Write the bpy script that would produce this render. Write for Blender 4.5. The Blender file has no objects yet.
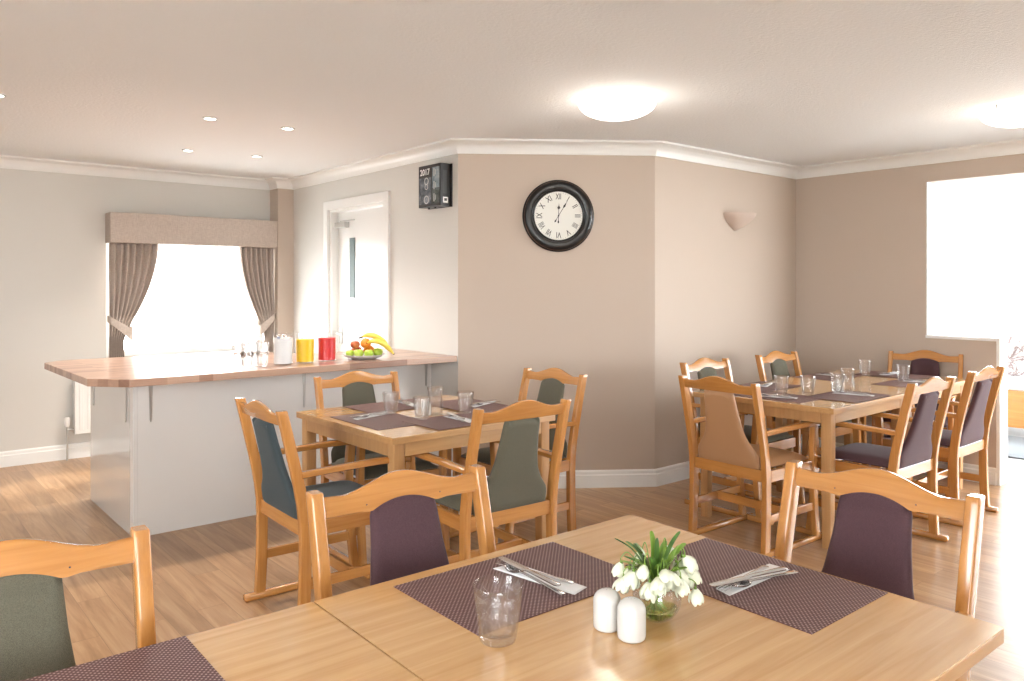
import bpy, bmesh, math, random
from mathutils import Vector, Matrix
from math import pi, sin, cos, radians as R
random.seed(7)
C = bpy.context.scene.collection
# ---------------------------------------------------------------- materials
def nt(name):
    m = bpy.data.materials.new(name); m.use_nodes = True
    t = m.node_tree; return m, t, t.nodes['Principled BSDF']
def pbr(name, col, rough=.5, metal=0, spec=.5, **kw):
    m, t, b = nt(name)
    b.inputs['Base Color'].default_value = (*col, 1); b.inputs['Roughness'].default_value = rough
    b.inputs['Metallic'].default_value = metal; b.inputs['Specular IOR Level'].default_value = spec
    for k, v in kw.items(): b.inputs[k.replace('_', ' ')].default_value = v
    return m
def N(t, typ, **kw):
    n = t.nodes.new(typ)
    for k, v in kw.items(): setattr(n, k, v)
    return n
def ramp(t, fac, stops):
    r = N(t, 'ShaderNodeValToRGB'); e = r.color_ramp.elements
    while len(e) < len(stops): e.new(.5)
    for i, (p, c) in enumerate(stops): e[i].position = p; e[i].color = (*c, 1)
    t.links.new(fac, r.inputs['Fac']); return r.outputs['Color']
def bump(t, b, h, strength, dist=.002):
    n = N(t, 'ShaderNodeBump'); n.inputs['Strength'].default_value = strength; n.inputs['Distance'].default_value = dist
    t.links.new(h, n.inputs['Height']); t.links.new(n.outputs['Normal'], b.inputs['Normal'])
def mapped(t, scale, rot=(0, 0, 0)):
    tc = N(t, 'ShaderNodeTexCoord'); mp = N(t, 'ShaderNodeMapping')
    mp.inputs['Scale'].default_value = scale; mp.inputs['Rotation'].default_value = rot
    t.links.new(tc.outputs['Object'], mp.inputs['Vector']); return mp.outputs['Vector']
def noise(t, vec, scale, detail=4, rough=.5, dist=0):
    n = N(t, 'ShaderNodeTexNoise'); n.inputs['Scale'].default_value = scale; n.inputs['Detail'].default_value = detail
    n.inputs['Roughness'].default_value = rough; n.inputs['Distortion'].default_value = dist
    t.links.new(vec, n.inputs['Vector']); return n.outputs['Fac']
def wood(name, c1, c2, axis, rough=.33, scale=1.0, coat=.0):
    m, t, b = nt(name)
    s = [28, 28, 28]; s[axis] = 1.6
    v = mapped(t, [k*scale for k in s])
    f = noise(t, v, 1.6, 6, .6, .6)
    t.links.new(ramp(t, f, [(.3, c1), (.7, c2)]), b.inputs['Base Color'])
    b.inputs['Roughness'].default_value = rough; b.inputs['Coat Weight'].default_value = coat; b.inputs['Coat Roughness'].default_value = .12
    bump(t, b, f, .08, .001)
    return m
def fabric(name, c1, c2):
    m, t, b = nt(name)
    v = mapped(t, (1, 1, 1)); f = noise(t, v, 900, 2); g = noise(t, v, 14, 3)
    t.links.new(ramp(t, f, [(.35, c1), (.65, c2)]), b.inputs['Base Color'])
    b.inputs['Roughness'].default_value = .85; b.inputs['Sheen Weight'].default_value = .12; b.inputs['Sheen Roughness'].default_value = .4
    bump(t, b, f, .25, .0008)
    return m
M = {}
BE1, BE2 = (.44, .182, .042), (.57, .262, .072)
for i, a in enumerate('xyz'): M['beech_'+a] = wood('beech_'+a, BE1, BE2, i, .27, coat=.85)
M['oak_x'] = wood('oak_x', (.53, .29, .11), (.67, .415, .19), 0, .22, .8, .6)
M['oak_edge'] = wood('oak_edge', (.44, .235, .09), (.54, .31, .13), 0, .35)
M['oak_leg'] = wood('oak_leg', (.42, .22, .085), (.52, .29, .12), 2, .38)
M['teal'] = fabric('teal_fabric', (.022, .036, .042), (.055, .08, .09))
M['green'] = fabric('green_fabric', (.07, .065, .042), (.145, .135, .095))
M['purple'] = fabric('purple_fabric', (.050, .020, .026), (.098, .046, .055))
M['tan'] = pbr('tan_vinyl', (.43, .235, .115), .45)
M['white'] = pbr('white_gloss_paint', (.84, .84, .82), .3)
M['ceramic'] = pbr('white_ceramic', (.58, .56, .53), .1)
M['steel'] = pbr('cutlery_steel', (.72, .72, .73), .16, 1)
M['bracket'] = pbr('bracket_steel', (.50, .49, .47), .4, .8)
M['black'] = pbr('black_gloss', (.012, .012, .013), .28)
M['ink'] = pbr('black_ink', (.02, .02, .022), .5)
M['napkin'] = pbr('paper_napkin', (.85, .85, .85), .8)
M['clockface'] = pbr('clock_face', (.78, .78, .73), .3, 0, .3)
def glass(name, col=(1, 1, 1), rough=0, ior=1.45):
    m, t, b = nt(name); b.inputs['Base Color'].default_value = (*col, 1); b.inputs['Roughness'].default_value = rough
    b.inputs['Transmission Weight'].default_value = 1; b.inputs['IOR'].default_value = ior; return m
M['glass'] = glass('tumbler_glass')
def soften(m, k):
    t = m.node_tree; out = t.nodes['Material Output']; b = t.nodes['Principled BSDF']; tr = N(t, 'ShaderNodeBsdfTransparent'); mx = N(t, 'ShaderNodeMixShader'); mx.inputs[0].default_value = k
    t.links.new(b.outputs[0], mx.inputs[1]); t.links.new(tr.outputs[0], mx.inputs[2]); t.links.new(mx.outputs[0], out.inputs['Surface'])
def soften2(m, k):
    t = m.node_tree; out = t.nodes['Material Output']; b = t.nodes['Principled BSDF']
    lw = N(t, 'ShaderNodeLayerWeight'); lw.inputs['Blend'].default_value = .35; pw = N(t, 'ShaderNodeMath', operation='POWER'); pw.inputs[1].default_value = 2.5; t.links.new(lw.outputs['Facing'], pw.inputs[0])
    fr = N(t, 'ShaderNodeMath', operation='MULTIPLY_ADD'); fr.inputs[1].default_value = .55; fr.inputs[2].default_value = .045; t.links.new(pw.outputs[0], fr.inputs[0])
    tr = N(t, 'ShaderNodeBsdfTransparent'); gl = N(t, 'ShaderNodeBsdfGlossy'); gl.inputs['Roughness'].default_value = .03; m1 = N(t, 'ShaderNodeMixShader'); m2 = N(t, 'ShaderNodeMixShader'); m2.inputs[0].default_value = k
    t.links.new(fr.outputs[0], m1.inputs[0]); t.links.new(tr.outputs[0], m1.inputs[1]); t.links.new(gl.outputs[0], m1.inputs[2])
    t.links.new(b.outputs[0], m2.inputs[1]); t.links.new(m1.outputs[0], m2.inputs[2]); t.links.new(m2.outputs[0], out.inputs['Surface'])
soften2(M['glass'], .8)
M['water'] = glass('water', (.80, .90, .35), 0, 1.33)
def thin(name):
    m, t, b = nt(name); out = t.nodes['Material Output']
    tr = N(t, 'ShaderNodeBsdfTransparent'); gl = N(t, 'ShaderNodeBsdfGlossy'); gl.inputs['Roughness'].default_value = .02
    lw = N(t, 'ShaderNodeLayerWeight'); lw.inputs['Blend'].default_value = .25; pw = N(t, 'ShaderNodeMath', operation='POWER'); pw.inputs[1].default_value = 3; t.links.new(lw.outputs['Facing'], pw.inputs[0]); fr = N(t, 'ShaderNodeMath', operation='MULTIPLY_ADD'); fr.inputs[1].default_value = .45; fr.inputs[2].default_value = .04; t.links.new(pw.outputs[0], fr.inputs[0]); mx = N(t, 'ShaderNodeMixShader')
    t.links.new(fr.outputs[0], mx.inputs[0]); t.links.new(tr.outputs[0], mx.inputs[1]); t.links.new(gl.outputs[0], mx.inputs[2])
    t.links.new(mx.outputs[0], out.inputs['Surface']); return m
M['pane'] = thin('window_pane')
def paint(name, col, bs=.12):
    m, t, b = nt(name); v = mapped(t, (1, 1, 1)); f = noise(t, v, 260, 3)
    b.inputs['Base Color'].default_value = (*col, 1); b.inputs['Roughness'].default_value = .6; b.inputs['Specular IOR Level'].default_value = .25
    bump(t, b, f, bs, .001); return m
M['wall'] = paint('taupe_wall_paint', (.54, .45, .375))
M['wall_pale'] = paint('pale_wall_tone', (.66, .64, .60))  # lighter, greyer wall colour than the taupe
M['room_white'] = paint('white_wall_paint', (.82, .82, .80))
def ceil_mat():
    m, t, b = nt('stippled_ceiling'); v = mapped(t, (1, 1, 1)); f = noise(t, v, 55, 4, .6)
    b.inputs['Base Color'].default_value = (.82, .835, .845, 1); b.inputs['Roughness'].default_value = .9; b.inputs['Specular IOR Level'].default_value = .1
    bump(t, b, f, .55, .006); return m
M['ceiling'] = ceil_mat()
def floor_mat():
    m, t, b = nt('plank_floor'); tc = N(t, 'ShaderNodeTexCoord'); mp = N(t, 'ShaderNodeMapping')
    mp.inputs['Rotation'].default_value = (0, 0, R(90)); t.links.new(tc.outputs['Object'], mp.inputs['Vector'])
    br = N(t, 'ShaderNodeTexBrick'); br.offset = .37; br.inputs['Scale'].default_value = 1
    br.inputs['Brick Width'].default_value = 1.15; br.inputs['Row Height'].default_value = .125
    br.inputs['Mortar Size'].default_value = .0012; br.inputs['Mortar Smooth'].default_value = .3
    br.inputs['Color1'].default_value = (0, 0, 0, 1); br.inputs['Color2'].default_value = (1, 1, 1, 1); br.inputs['Mortar'].default_value = (.5, .5, .5, 1)
    t.links.new(mp.outputs[0], br.inputs['Vector'])
    v2 = mapped(t, (24, 1.5, 24)); 
    add = N(t, 'ShaderNodeVectorMath', operation='ADD'); sc = N(t, 'ShaderNodeVectorMath', operation='SCALE'); sc.inputs['Scale'].default_value = 7.3
    t.links.new(br.outputs['Color'], sc.inputs[0]); t.links.new(v2, add.inputs[0]); t.links.new(sc.outputs[0], add.inputs[1])
    g = noise(t, add.outputs[0], 1.1, 7, .62, .8)
    grain = ramp(t, g, [(.25, (.26, .14, .062)), (.5, (.405, .24, .125)), (.75, (.52, .345, .195))])
    hue = ramp(t, br.outputs['Color'], [(0, (.80, .78, .76)), (1, (1.12, 1.1, 1.08))])
    mx = N(t, 'ShaderNodeMix', data_type='RGBA', blend_type='MULTIPLY'); mx.inputs[0].default_value = 1
    t.links.new(grain, mx.inputs[6]); t.links.new(hue, mx.inputs[7])
    m2 = N(t, 'ShaderNodeMix', data_type='RGBA', blend_type='MULTIPLY'); t.links.new(br.outputs['Fac'], m2.inputs[0])
    t.links.new(mx.outputs[2], m2.inputs[6]); m2.inputs[7].default_value = (.62, .6, .58, 1)
    t.links.new(m2.outputs[2], b.inputs['Base Color']); b.inputs['Roughness'].default_value = .3
    bump(t, b, g, .06, .001); return m
M['floor'] = floor_mat()
def block_mat():
    m, t, b = nt('butcher_block'); tc = N(t, 'ShaderNodeTexCoord')
    br = N(t, 'ShaderNodeTexBrick'); br.offset = .43; br.inputs['Scale'].default_value = 1
    br.inputs['Brick Width'].default_value = .42; br.inputs['Row Height'].default_value = .045; br.inputs['Mortar Size'].default_value = 0
    br.inputs['Color1'].default_value = (0, 0, 0, 1); br.inputs['Color2'].default_value = (1, 1, 1, 1)
    t.links.new(tc.outputs['Object'], br.inputs['Vector'])
    v = mapped(t, (2, 24, 24)); g = noise(t, v, 1.4, 5, .6, .4)
    c = ramp(t, br.outputs['Color'], [(0, (.25, .13, .085)), (.5, (.41, .245, .17)), (1, (.52, .345, .25))])
    c2 = ramp(t, g, [(.3, (.85, .85, .85)), (.7, (1.08, 1.08, 1.08))])
    mx = N(t, 'ShaderNodeMix', data_type='RGBA', blend_type='MULTIPLY'); mx.inputs[0].default_value = 1
    t.links.new(c, mx.inputs[6]); t.links.new(c2, mx.inputs[7]); t.links.new(mx.outputs[2], b.inputs['Base Color'])
    b.inputs['Roughness'].default_value = .3; b.inputs['Coat Weight'].default_value = .3; b.inputs['Coat Roughness'].default_value = .2; return m
M['block'] = block_mat()
def mat_weave():
    m, t, b = nt('woven_placemat'); v = mapped(t, (1, 1, 1)); sp = N(t, 'ShaderNodeSeparateXYZ'); t.links.new(v, sp.inputs[0])
    def wv(sock, ph):
        a = N(t, 'ShaderNodeMath', operation='MULTIPLY_ADD'); a.inputs[1].default_value = 2*pi/.0105; a.inputs[2].default_value = ph
        t.links.new(sock, a.inputs[0]); s = N(t, 'ShaderNodeMath', operation='SINE'); t.links.new(a.outputs[0], s.inputs[0]); return s.outputs[0]
    mu = N(t, 'ShaderNodeMath', operation='MULTIPLY'); t.links.new(wv(sp.outputs[0], 0), mu.inputs[0]); t.links.new(wv(sp.outputs[1], 0), mu.inputs[1])
    ma = N(t, 'ShaderNodeMath', operation='MULTIPLY_ADD'); ma.inputs[1].default_value = .5; ma.inputs[2].default_value = .5; t.links.new(mu.outputs[0], ma.inputs[0])
    t.links.new(ramp(t, ma.outputs[0], [(.35, (.085, .032, .030)), (.66, (.135, .058, .055)), (.92, (.45, .32, .30))]), b.inputs['Base Color'])
    b.inputs['Roughness'].default_value = .55; bump(t, b, ma.outputs[0], .5, .001); return m
M['weave'] = mat_weave()
def linen(name, c1, c2):
    m, t, b = nt(name); v = mapped(t, (1, 1, 1)); a = noise(t, mapped(t, (30, 30, 500)), 1, 2); c = noise(t, mapped(t, (500, 500, 30)), 1, 2)
    mx = N(t, 'ShaderNodeMath', operation='ADD'); t.links.new(a, mx.inputs[0]); t.links.new(c, mx.inputs[1])
    h = N(t, 'ShaderNodeMath', operation='MULTIPLY'); h.inputs[1].default_value = .5; t.links.new(mx.outputs[0], h.inputs[0])
    t.links.new(ramp(t, h.outputs[0], [(.38, c1), (.62, c2)]), b.inputs['Base Color']); b.inputs['Roughness'].default_value = .8
    bump(t, b, h.outputs[0], .2, .001); return m
M['linen'] = linen('taupe_linen', (.44, .365, .315), (.58, .50, .44))
def emit(name, col, s):
    m, t, b = nt(name); b.inputs['Base Color'].default_value = (.9, .9, .88, 1)
    b.inputs['Emission Color'].default_value = (*col, 1); b.inputs['Emission Strength'].default_value = s; return m
# ---------------------------------------------------------------- geometry helpers
def obj(name, bm, mat, parent=None, smooth=None, bevel=0, seg=2, sub=0):
    bmesh.ops.recalc_face_normals(bm, faces=bm.faces)
    me = bpy.data.meshes.new(name); bm.to_mesh(me); bm.free()
    o = bpy.data.objects.new(name, me); C.objects.link(o)
    if mat: me.materials.append(mat)
    if parent: o.parent = parent
    if bevel:
        md = o.modifiers.new('bevel', 'BEVEL'); md.width = bevel; md.segments = seg; md.limit_method = 'ANGLE'; md.angle_limit = R(40); md.harden_normals = False
    if sub:
        md = o.modifiers.new('sub', 'SUBSURF'); md.levels = sub; md.render_levels = sub
    if smooth is not None:
        for p in me.polygons: p.use_smooth = True
        if smooth < 180 or bevel:
            try: me.set_sharp_from_angle(angle=R(smooth))
            except Exception: pass
    return o
def tag(o, label=None, cat=None, group=None, kind=None):
    if label: o['label'] = label
    if cat: o['category'] = cat
    if group: o['group'] = group
    if kind: o['kind'] = kind
    return o
def empty(name, loc=(0, 0, 0), rz=0, **kw):
    o = bpy.data.objects.new(name, None); o.empty_display_size = .05; C.objects.link(o); o.location = loc; o.rotation_euler = (0, 0, rz)
    return tag(o, **kw)
def struct(name, bm, m, parent=None, **kw):
    o = obj(name, bm, m, parent, **kw)
    if not parent: o['kind'] = 'structure'
    return o
def box(bm, x0, x1, y0, y1, z0, z1, mtx=None):
    v = [bm.verts.new((x, y, z)) for x in (x0, x1) for y in (y0, y1) for z in (z0, z1)]
    for f in ((0, 1, 3, 2), (4, 6, 7, 5), (0, 4, 5, 1), (2, 3, 7, 6), (0, 2, 6, 4), (1, 5, 7, 3)): bm.faces.new([v[i] for i in f])
    if mtx: 
        for w in v: w.co = mtx @ w.co
    return bm
def B(*a, **k): return box(bmesh.new(), *a, **k)
def loft(bm, rings, cap=True, closed=True):
    vs = [[bm.verts.new(p) for p in r] for r in rings]; n = len(rings[0])
    for i in range(len(vs)-1):
        for j in range(n if closed else n-1):
            k = (j+1) % n; bm.faces.new((vs[i][j], vs[i][k], vs[i+1][k], vs[i+1][j]))
    if cap: bm.faces.new(vs[0][::-1]); bm.faces.new(vs[-1])
    return vs
def lathe(bm, prof, n=32, mod=None, cx=0, cy=0, z0=0):
    """prof = [(r,z)...]; closed at poles where r==0"""
    prev = None
    for i, (r, z) in enumerate(prof):
        if r < 1e-6: cur = [bm.verts.new((cx, cy, z0+z))]
        else: cur = [bm.verts.new((cx+(r*(mod(2*pi*j/n, z, i) if mod else 1))*cos(2*pi*j/n), cy+(r*(mod(2*pi*j/n, z, i) if mod else 1))*sin(2*pi*j/n), z0+z)) for j in range(n)]
        if prev:
            for j in range(n):
                k = (j+1) % n
                a = prev[j % len(prev)], prev[k % len(prev)], cur[k % len(cur)], cur[j % len(cur)]
                u = []
                for q in a:
                    if q not in u: u.append(q)
                if len(u) > 2: bm.faces.new(u)
        prev = cur
    return bm
def prism(bm, pts, mtx, d):
    """outline pts (a,b) in local XY, thickness d along local Z, centred"""
    lo = [bm.verts.new(mtx @ Vector((a, b, -d/2))) for a, b in pts]; hi = [bm.verts.new(mtx @ Vector((a, b, d/2))) for a, b in pts]
    n = len(pts); bm.faces.new(lo[::-1]); bm.faces.new(hi)
    for j in range(n): k = (j+1) % n; bm.faces.new((lo[j], lo[k], hi[k], hi[j]))
    return bm
def smooth_path(pts, n=6):
    """Catmull-Rom through tuples of floats"""
    out = []; P = [pts[0]]+list(pts)+[pts[-1]]
    for i in range(1, len(P)-2):
        for k in range(n):
            t = k/n
            out.append(tuple(.5*((2*b)+(-a+c)*t+(2*a-5*b+4*c-d)*t*t+(-a+3*b-3*c+d)*t**3) for a, b, c, d in zip(P[i-1], P[i], P[i+1], P[i+2])))
    out.append(tuple(pts[-1])); return out
def tube(bm, pts, rad, n=10, cap=True):
    pts = [Vector(p) for p in pts]; rings = []
    up = Vector((0, 0, 1))
    for i, p in enumerate(pts):
        d = (pts[min(i+1, len(pts)-1)]-pts[max(i-1, 0)]).normalized()
        a = d.cross(up if abs(d.z) < .95 else Vector((1, 0, 0))).normalized(); b = a.cross(d)
        r = rad(i/(len(pts)-1)) if callable(rad) else rad
        rings.append([p+a*cos(2*pi*k/n)*r+b*sin(2*pi*k/n)*r for k in range(n)])
    loft(bm, rings, cap); return bm
def copy_tree(o, parent=None):
    c = o.copy(); C.objects.link(c)
    if parent: c.parent = parent
    for ch in list(o.children): copy_tree(ch, c)
    return c
def text_bm(body, size, bold=.0):
    cu = bpy.data.curves.new('t', 'FONT'); cu.body = body; cu.size = size; cu.align_x = 'CENTER'; cu.align_y = 'CENTER'; cu.offset = bold; cu.extrude = .0006
    o = bpy.data.objects.new('t', cu); C.objects.link(o); bpy.context.view_layer.update()
    me = bpy.data.meshes.new_from_object(o.evaluated_get(bpy.context.evaluated_depsgraph_get()))
    bm = bmesh.new(); bm.from_mesh(me); bpy.data.objects.remove(o); bpy.data.curves.remove(cu); bpy.data.meshes.remove(me); return bm
def merge(dst, src, mtx):
    mp = {}
    for v in src.verts: mp[v] = dst.verts.new(mtx @ v.co)
    for f in src.faces:
        try: dst.faces.new([mp[v] for v in f.verts])
        except ValueError: pass
    src.free(); return dst

# ---------------------------------------------------------------- room shell
H = 2.40
def wall(name, p0, p1, opens=(), mat='wall', th=.13, z1=H):
    """outward side is to the LEFT when walking p0->p1 is negative; outward = rotate dir by +90 deg"""
    p0 = Vector((*p0, 0)); p1 = Vector((*p1, 0)); L = (p1-p0).length; d = (p1-p0)/L; n = Vector((-d.y, d.x, 0))
    xs = sorted({0, L, *[o[0] for o in opens], *[o[1] for o in opens]}); zs = sorted({0, z1, *[o[2] for o in opens], *[o[3] for o in opens]})
    solid = lambda i, j: 0 <= i < len(xs)-1 and 0 <= j < len(zs)-1 and not any(o[0] <= (xs[i]+xs[i+1])/2 <= o[1] and o[2] <= (zs[j]+zs[j+1])/2 <= o[3] for o in opens)
    bm = bmesh.new(); P = lambda s, t, z: p0+d*s+n*t+Vector((0, 0, z))
    def q(*c): bm.faces.new([bm.verts.new(P(*k)) for k in c])
    for i in range(len(xs)-1):
        for j in range(len(zs)-1):
            if not solid(i, j): continue
            a, b, e, f = xs[i], xs[i+1], zs[j], zs[j+1]
            q((a, 0, e), (b, 0, e), (b, 0, f), (a, 0, f)); q((a, th, e), (a, th, f), (b, th, f), (b, th, e))
            if not solid(i-1, j): q((a, 0, e), (a, 0, f), (a, th, f), (a, th, e))
            if not solid(i+1, j): q((b, 0, e), (b, th, e), (b, th, f), (b, 0, f))
            if not solid(i, j-1): q((a, 0, e), (a, th, e), (b, th, e), (b, 0, e))
            if not solid(i, j+1): q((a, 0, f), (b, 0, f), (b, th, f), (a, th, f))
    bmesh.ops.remove_doubles(bm, verts=bm.verts, dist=1e-5)
    return struct(name, bm, M[mat])
X0, XR, YW, YB = -2.6, 6.14, 7.15, -1.9
struct('floor', B(X0-.2, XR+.13, YB-.2, YW+.2, -.1, 0), M['floor'])
struct('ceiling', B(X0-.2, XR+.13, YB-.2, YW+.2, H, H+.12), M['ceiling'])
# interior walls listed clockwise so that outward is on the left of p0->p1
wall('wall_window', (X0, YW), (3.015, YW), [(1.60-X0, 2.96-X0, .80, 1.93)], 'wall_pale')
struct('wall_pillar', B(3.015, 3.30, 6.97, YW+.13, 0, H), M['wall'])
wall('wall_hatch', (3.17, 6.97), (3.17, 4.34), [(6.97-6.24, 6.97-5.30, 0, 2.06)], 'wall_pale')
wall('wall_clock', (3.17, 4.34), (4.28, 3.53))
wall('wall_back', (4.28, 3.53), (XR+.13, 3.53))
# right wall: half height part, lintel and the open doorway to the sun room
wall('wall_right', (XR, 3.53), (XR, YB), [(3.53-2.473, 3.53-2.0, 1.01, 2.18), (3.53-2.0, 3.53+1.7, 0, 2.18)])
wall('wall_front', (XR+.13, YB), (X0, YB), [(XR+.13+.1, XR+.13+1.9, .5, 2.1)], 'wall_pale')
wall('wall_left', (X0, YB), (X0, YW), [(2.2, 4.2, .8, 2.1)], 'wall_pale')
# cornice and skirting swept round the walls
def sweep_plan(name, path, prof, mat, mitre_ends=False):
    """prof (t,z): t = distance into the room (right of the path)"""
    P = [Vector((x, y)) for x, y in path]; bm = bmesh.new(); rings = []
    for i, p in enumerate(P):
        d0 = (P[i]-P[i-1]).normalized() if i else None; d1 = (P[i+1]-P[i]).normalized() if i < len(P)-1 else None
        d0 = d0 or d1; d1 = d1 or d0
        n0 = Vector((d0.y, -d0.x)); n1 = Vector((d1.y, -d1.x)); m = (n0+n1); m = m/(m.dot(n0))
        rings.append([(p.x+m.x*t, p.y+m.y*t, z) for t, z in prof])
    loft(bm, rings); return struct(name, bm, M[mat], smooth=30)
cprof = [(0.0, 2.31), (.012, 2.31), (.016, 2.322)]+[(.016+.068*(1-cos(a)), 2.322+.062*sin(a)) for a in (.3, .6, .9, 1.2, 1.5)]+[(.094, 2.386), (.094, H), (0, H)]
sweep_plan('trim_1', [(X0, YW), (3.015, YW), (3.015, 6.97), (3.17, 6.97), (3.17, 4.34), (4.28, 3.53), (XR, 3.53), (XR, YB)], cprof, 'white')
bprof = [(0, 0), (.018, 0), (.018, .085), (.012, .092), (.012, .11), (.006, .12), (0, .12)]
sweep_plan('baseboard_window', [(X0, YW), (3.014, YW)], bprof, 'white')
sweep_plan('baseboard_back', [(3.17, 4.62), (3.17, 4.34), (4.28, 3.53), (XR, 3.53), (XR, 2.0)], bprof, 'white')
# white cap and end board on the half wall
struct('trim_2', B(XR-.015, XR+.145, 2.0, 2.473, 1.01, 1.035), M['white'], bevel=.004)
struct('trim_3', B(XR-.012, XR+.142, 1.975, 2.0, 0, 1.035), M['white'], bevel=.003)
struct('trim_4', B(XR-.003, XR+.14, 2.462, 2.4729, 1.036, 2.179), M['white'], bevel=.002)
# ---------------- window with frame and pane
def window(name, axis, a0, a1, z0, z1, pos, bars=(), fw=.05):
    def bx(bm, a, b, c, d, t0, t1):
        return box(bm, a, b, pos+t0, pos+t1, c, d) if axis == 'x' else box(bm, pos+t0, pos+t1, a, b, c, d)
    bm = bmesh.new()
    bx(bm, a0, a1, z0, z0+fw, -.03, .03); bx(bm, a0, a1, z1-fw, z1, -.03, .03); bx(bm, a0, a0+fw, z0+fw, z1-fw, -.03, .03); bx(bm, a1-fw, a1, z0+fw, z1-fw, -.03, .03)
    for q in bars: bx(bm, q-.02, q+.02, z0+fw, z1-fw, -.025, .025)
    w = struct(name, bm, M['white'])
    p = obj('pane', bx(bmesh.new(), a0+fw, a1-fw, z0+fw, z1-fw, -.003, .003), M['pane'], w)
    return w
w1 = window('window_1', 'x', 1.60, 2.96, .80, 1.93, YW+.09)
struct('trim_5', B(1.55, 3.01, YW-.06, YW+.06, .772, .80), M['white'], bevel=.005)
window('fill_window_front', 'x', XR+.13-(XR+.13+1.9), XR+.13-(XR+.13+.1), .5, 2.1, YB-.08, bars=(-1.0,))  # added window behind the camera, out of view, for fill light
window('fill_window_left', 'y', YB+2.2, YB+4.2, .8, 2.1, X0-.08, bars=(YB+3.2,))  # unseen left-wall window, added to brighten the room
# ---------------- sun room beyond the right wall
sx0, sx1, sy0, sy1 = XR+.13, 9.6, -1.9, 4.9
def sunfloor():
    return B(sx0, sx1+.1, sy0-.1, sy1+.1, -.1, 0)
struct('floor_sunroom', sunfloor(), pbr('sunroom_vinyl', (.17, .165, .16), .5))
struct('ceiling_sunroom', B(sx0, sx1+.1, sy0-.1, sy1+.1, H, H+.1), M['room_white'])
wall('wall_sunroom_back', (sx0, sy1), (sx1, sy1), [(.2, sx1-sx0-.15, .55, 2.34)], 'room_white', .1)
wall('wall_sunroom_right', (sx1, sy1), (sx1, sy0), [(.15, sy1-sy0-.15, .55, 2.34)], 'room_white', .1)
wall('wall_sunroom_front', (sx1, sy0), (sx0, sy0), [(.15, sx1-sx0-.1, .3, 2.34)], 'room_white', .1)
window('window_5', 'y', sy0+.15, sy1-.15, .55, 2.34, sx1+.05, bars=(-.3, 1.6, 4.0), fw=.04)
window('window_6', 'x', sx0+.2, sx1-.15, .55, 2.34, sy1+.05, bars=(8.0,), fw=.04)
window('window_7', 'x', sx0+.1, sx1-.15, .3, 2.34, sy0-.05, bars=(7.9,), fw=.04)
# pale door in the hatch wall
d1 = struct('door_1', B(3.235, 3.275, 5.335, 6.205, .004, 2.035), M['white'], bevel=.003)
obj('vision_panel', B(3.229, 3.2345, 5.90, 5.99, 1.30, 1.81), pbr('grey_door_glass', (.16, .21, .21), .45, 0, .2), d1)
hb = bmesh.new(); box(hb, 3.226, 3.2345, 6.125, 6.165, .90, 1.05); tube(hb, [(3.23, 6.145, .99), (3.19, 6.145, .99), (3.185, 6.13, .99), (3.185, 6.03, .985)], .009)
obj('door_handle', hb, M['bracket'], d1, smooth=40)
hb = bmesh.new(); box(hb, 3.19, 3.2345, 6.0, 6.19, 1.90, 1.95); box(hb, 3.195, 3.205, 5.85, 6.1, 1.951, 1.962)
obj('door_closer', hb, M['bracket'], d1, bevel=.004)
bm = bmesh.new()
for a, b, c, d in ((5.225, 5.30, 0, 2.135), (6.24, 6.315, 0, 2.135), (5.30, 6.24, 2.06, 2.135)): box(bm, 3.148, 3.172, a, b, c, d)
for a, b, c, d in ((5.30, 5.33, 0, 2.06), (6.21, 6.24, 0, 2.06), (5.33, 6.21, 2.04, 2.06)): box(bm, 3.1721, 3.30, a, b, c, d)
struct('trim_6', bm, M['white'], bevel=.003)
# room beyond that door
struct('wall_corridor', B(4.6, 4.7, 4.6, 7.2, 0, H), M['room_white'])
# ---------------- outside
def ground_mat():
    m, t, b = nt('pale_paving'); f = noise(t, mapped(t, (1, 1, 1)), 3, 4)
    t.links.new(ramp(t, f, [(.3, (.55, .54, .52)), (.7, (.66, .65, .63))]), b.inputs['Base Color']); b.inputs['Roughness'].default_value = .9; return m
struct('ground', B(-40, 50, -40, 50, -.35, -.12), ground_mat())
hs = empty('house', (4.3, 14.2, -.12), label='pale neighbouring house with low roof seen faintly through the curtained window', cat='house')
bm = B(-3.2, 3.4, 0, 4, 0, 1.85); obj('house_wall', bm, pbr('house_render', (.80, .78, .76), .9), hs)
bm = bmesh.new(); loft(bm, [[(x, -.35, 1.85), (x, 4.4, 1.85), (x, 2.0, 2.9)] for x in (-3.5, 3.7)]); obj('roof', bm, pbr('roof_tile', (.45, .40, .38), .9), hs)
obj('gutter', B(-3.5, 3.7, -.47, -.351, 1.80, 1.88), M['white'], hs)
obj('window', B(-.05, .45, -.02, .0, 1.10, 1.66), pbr('dark_pane', (.22, .25, .30), .1), hs)

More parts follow.
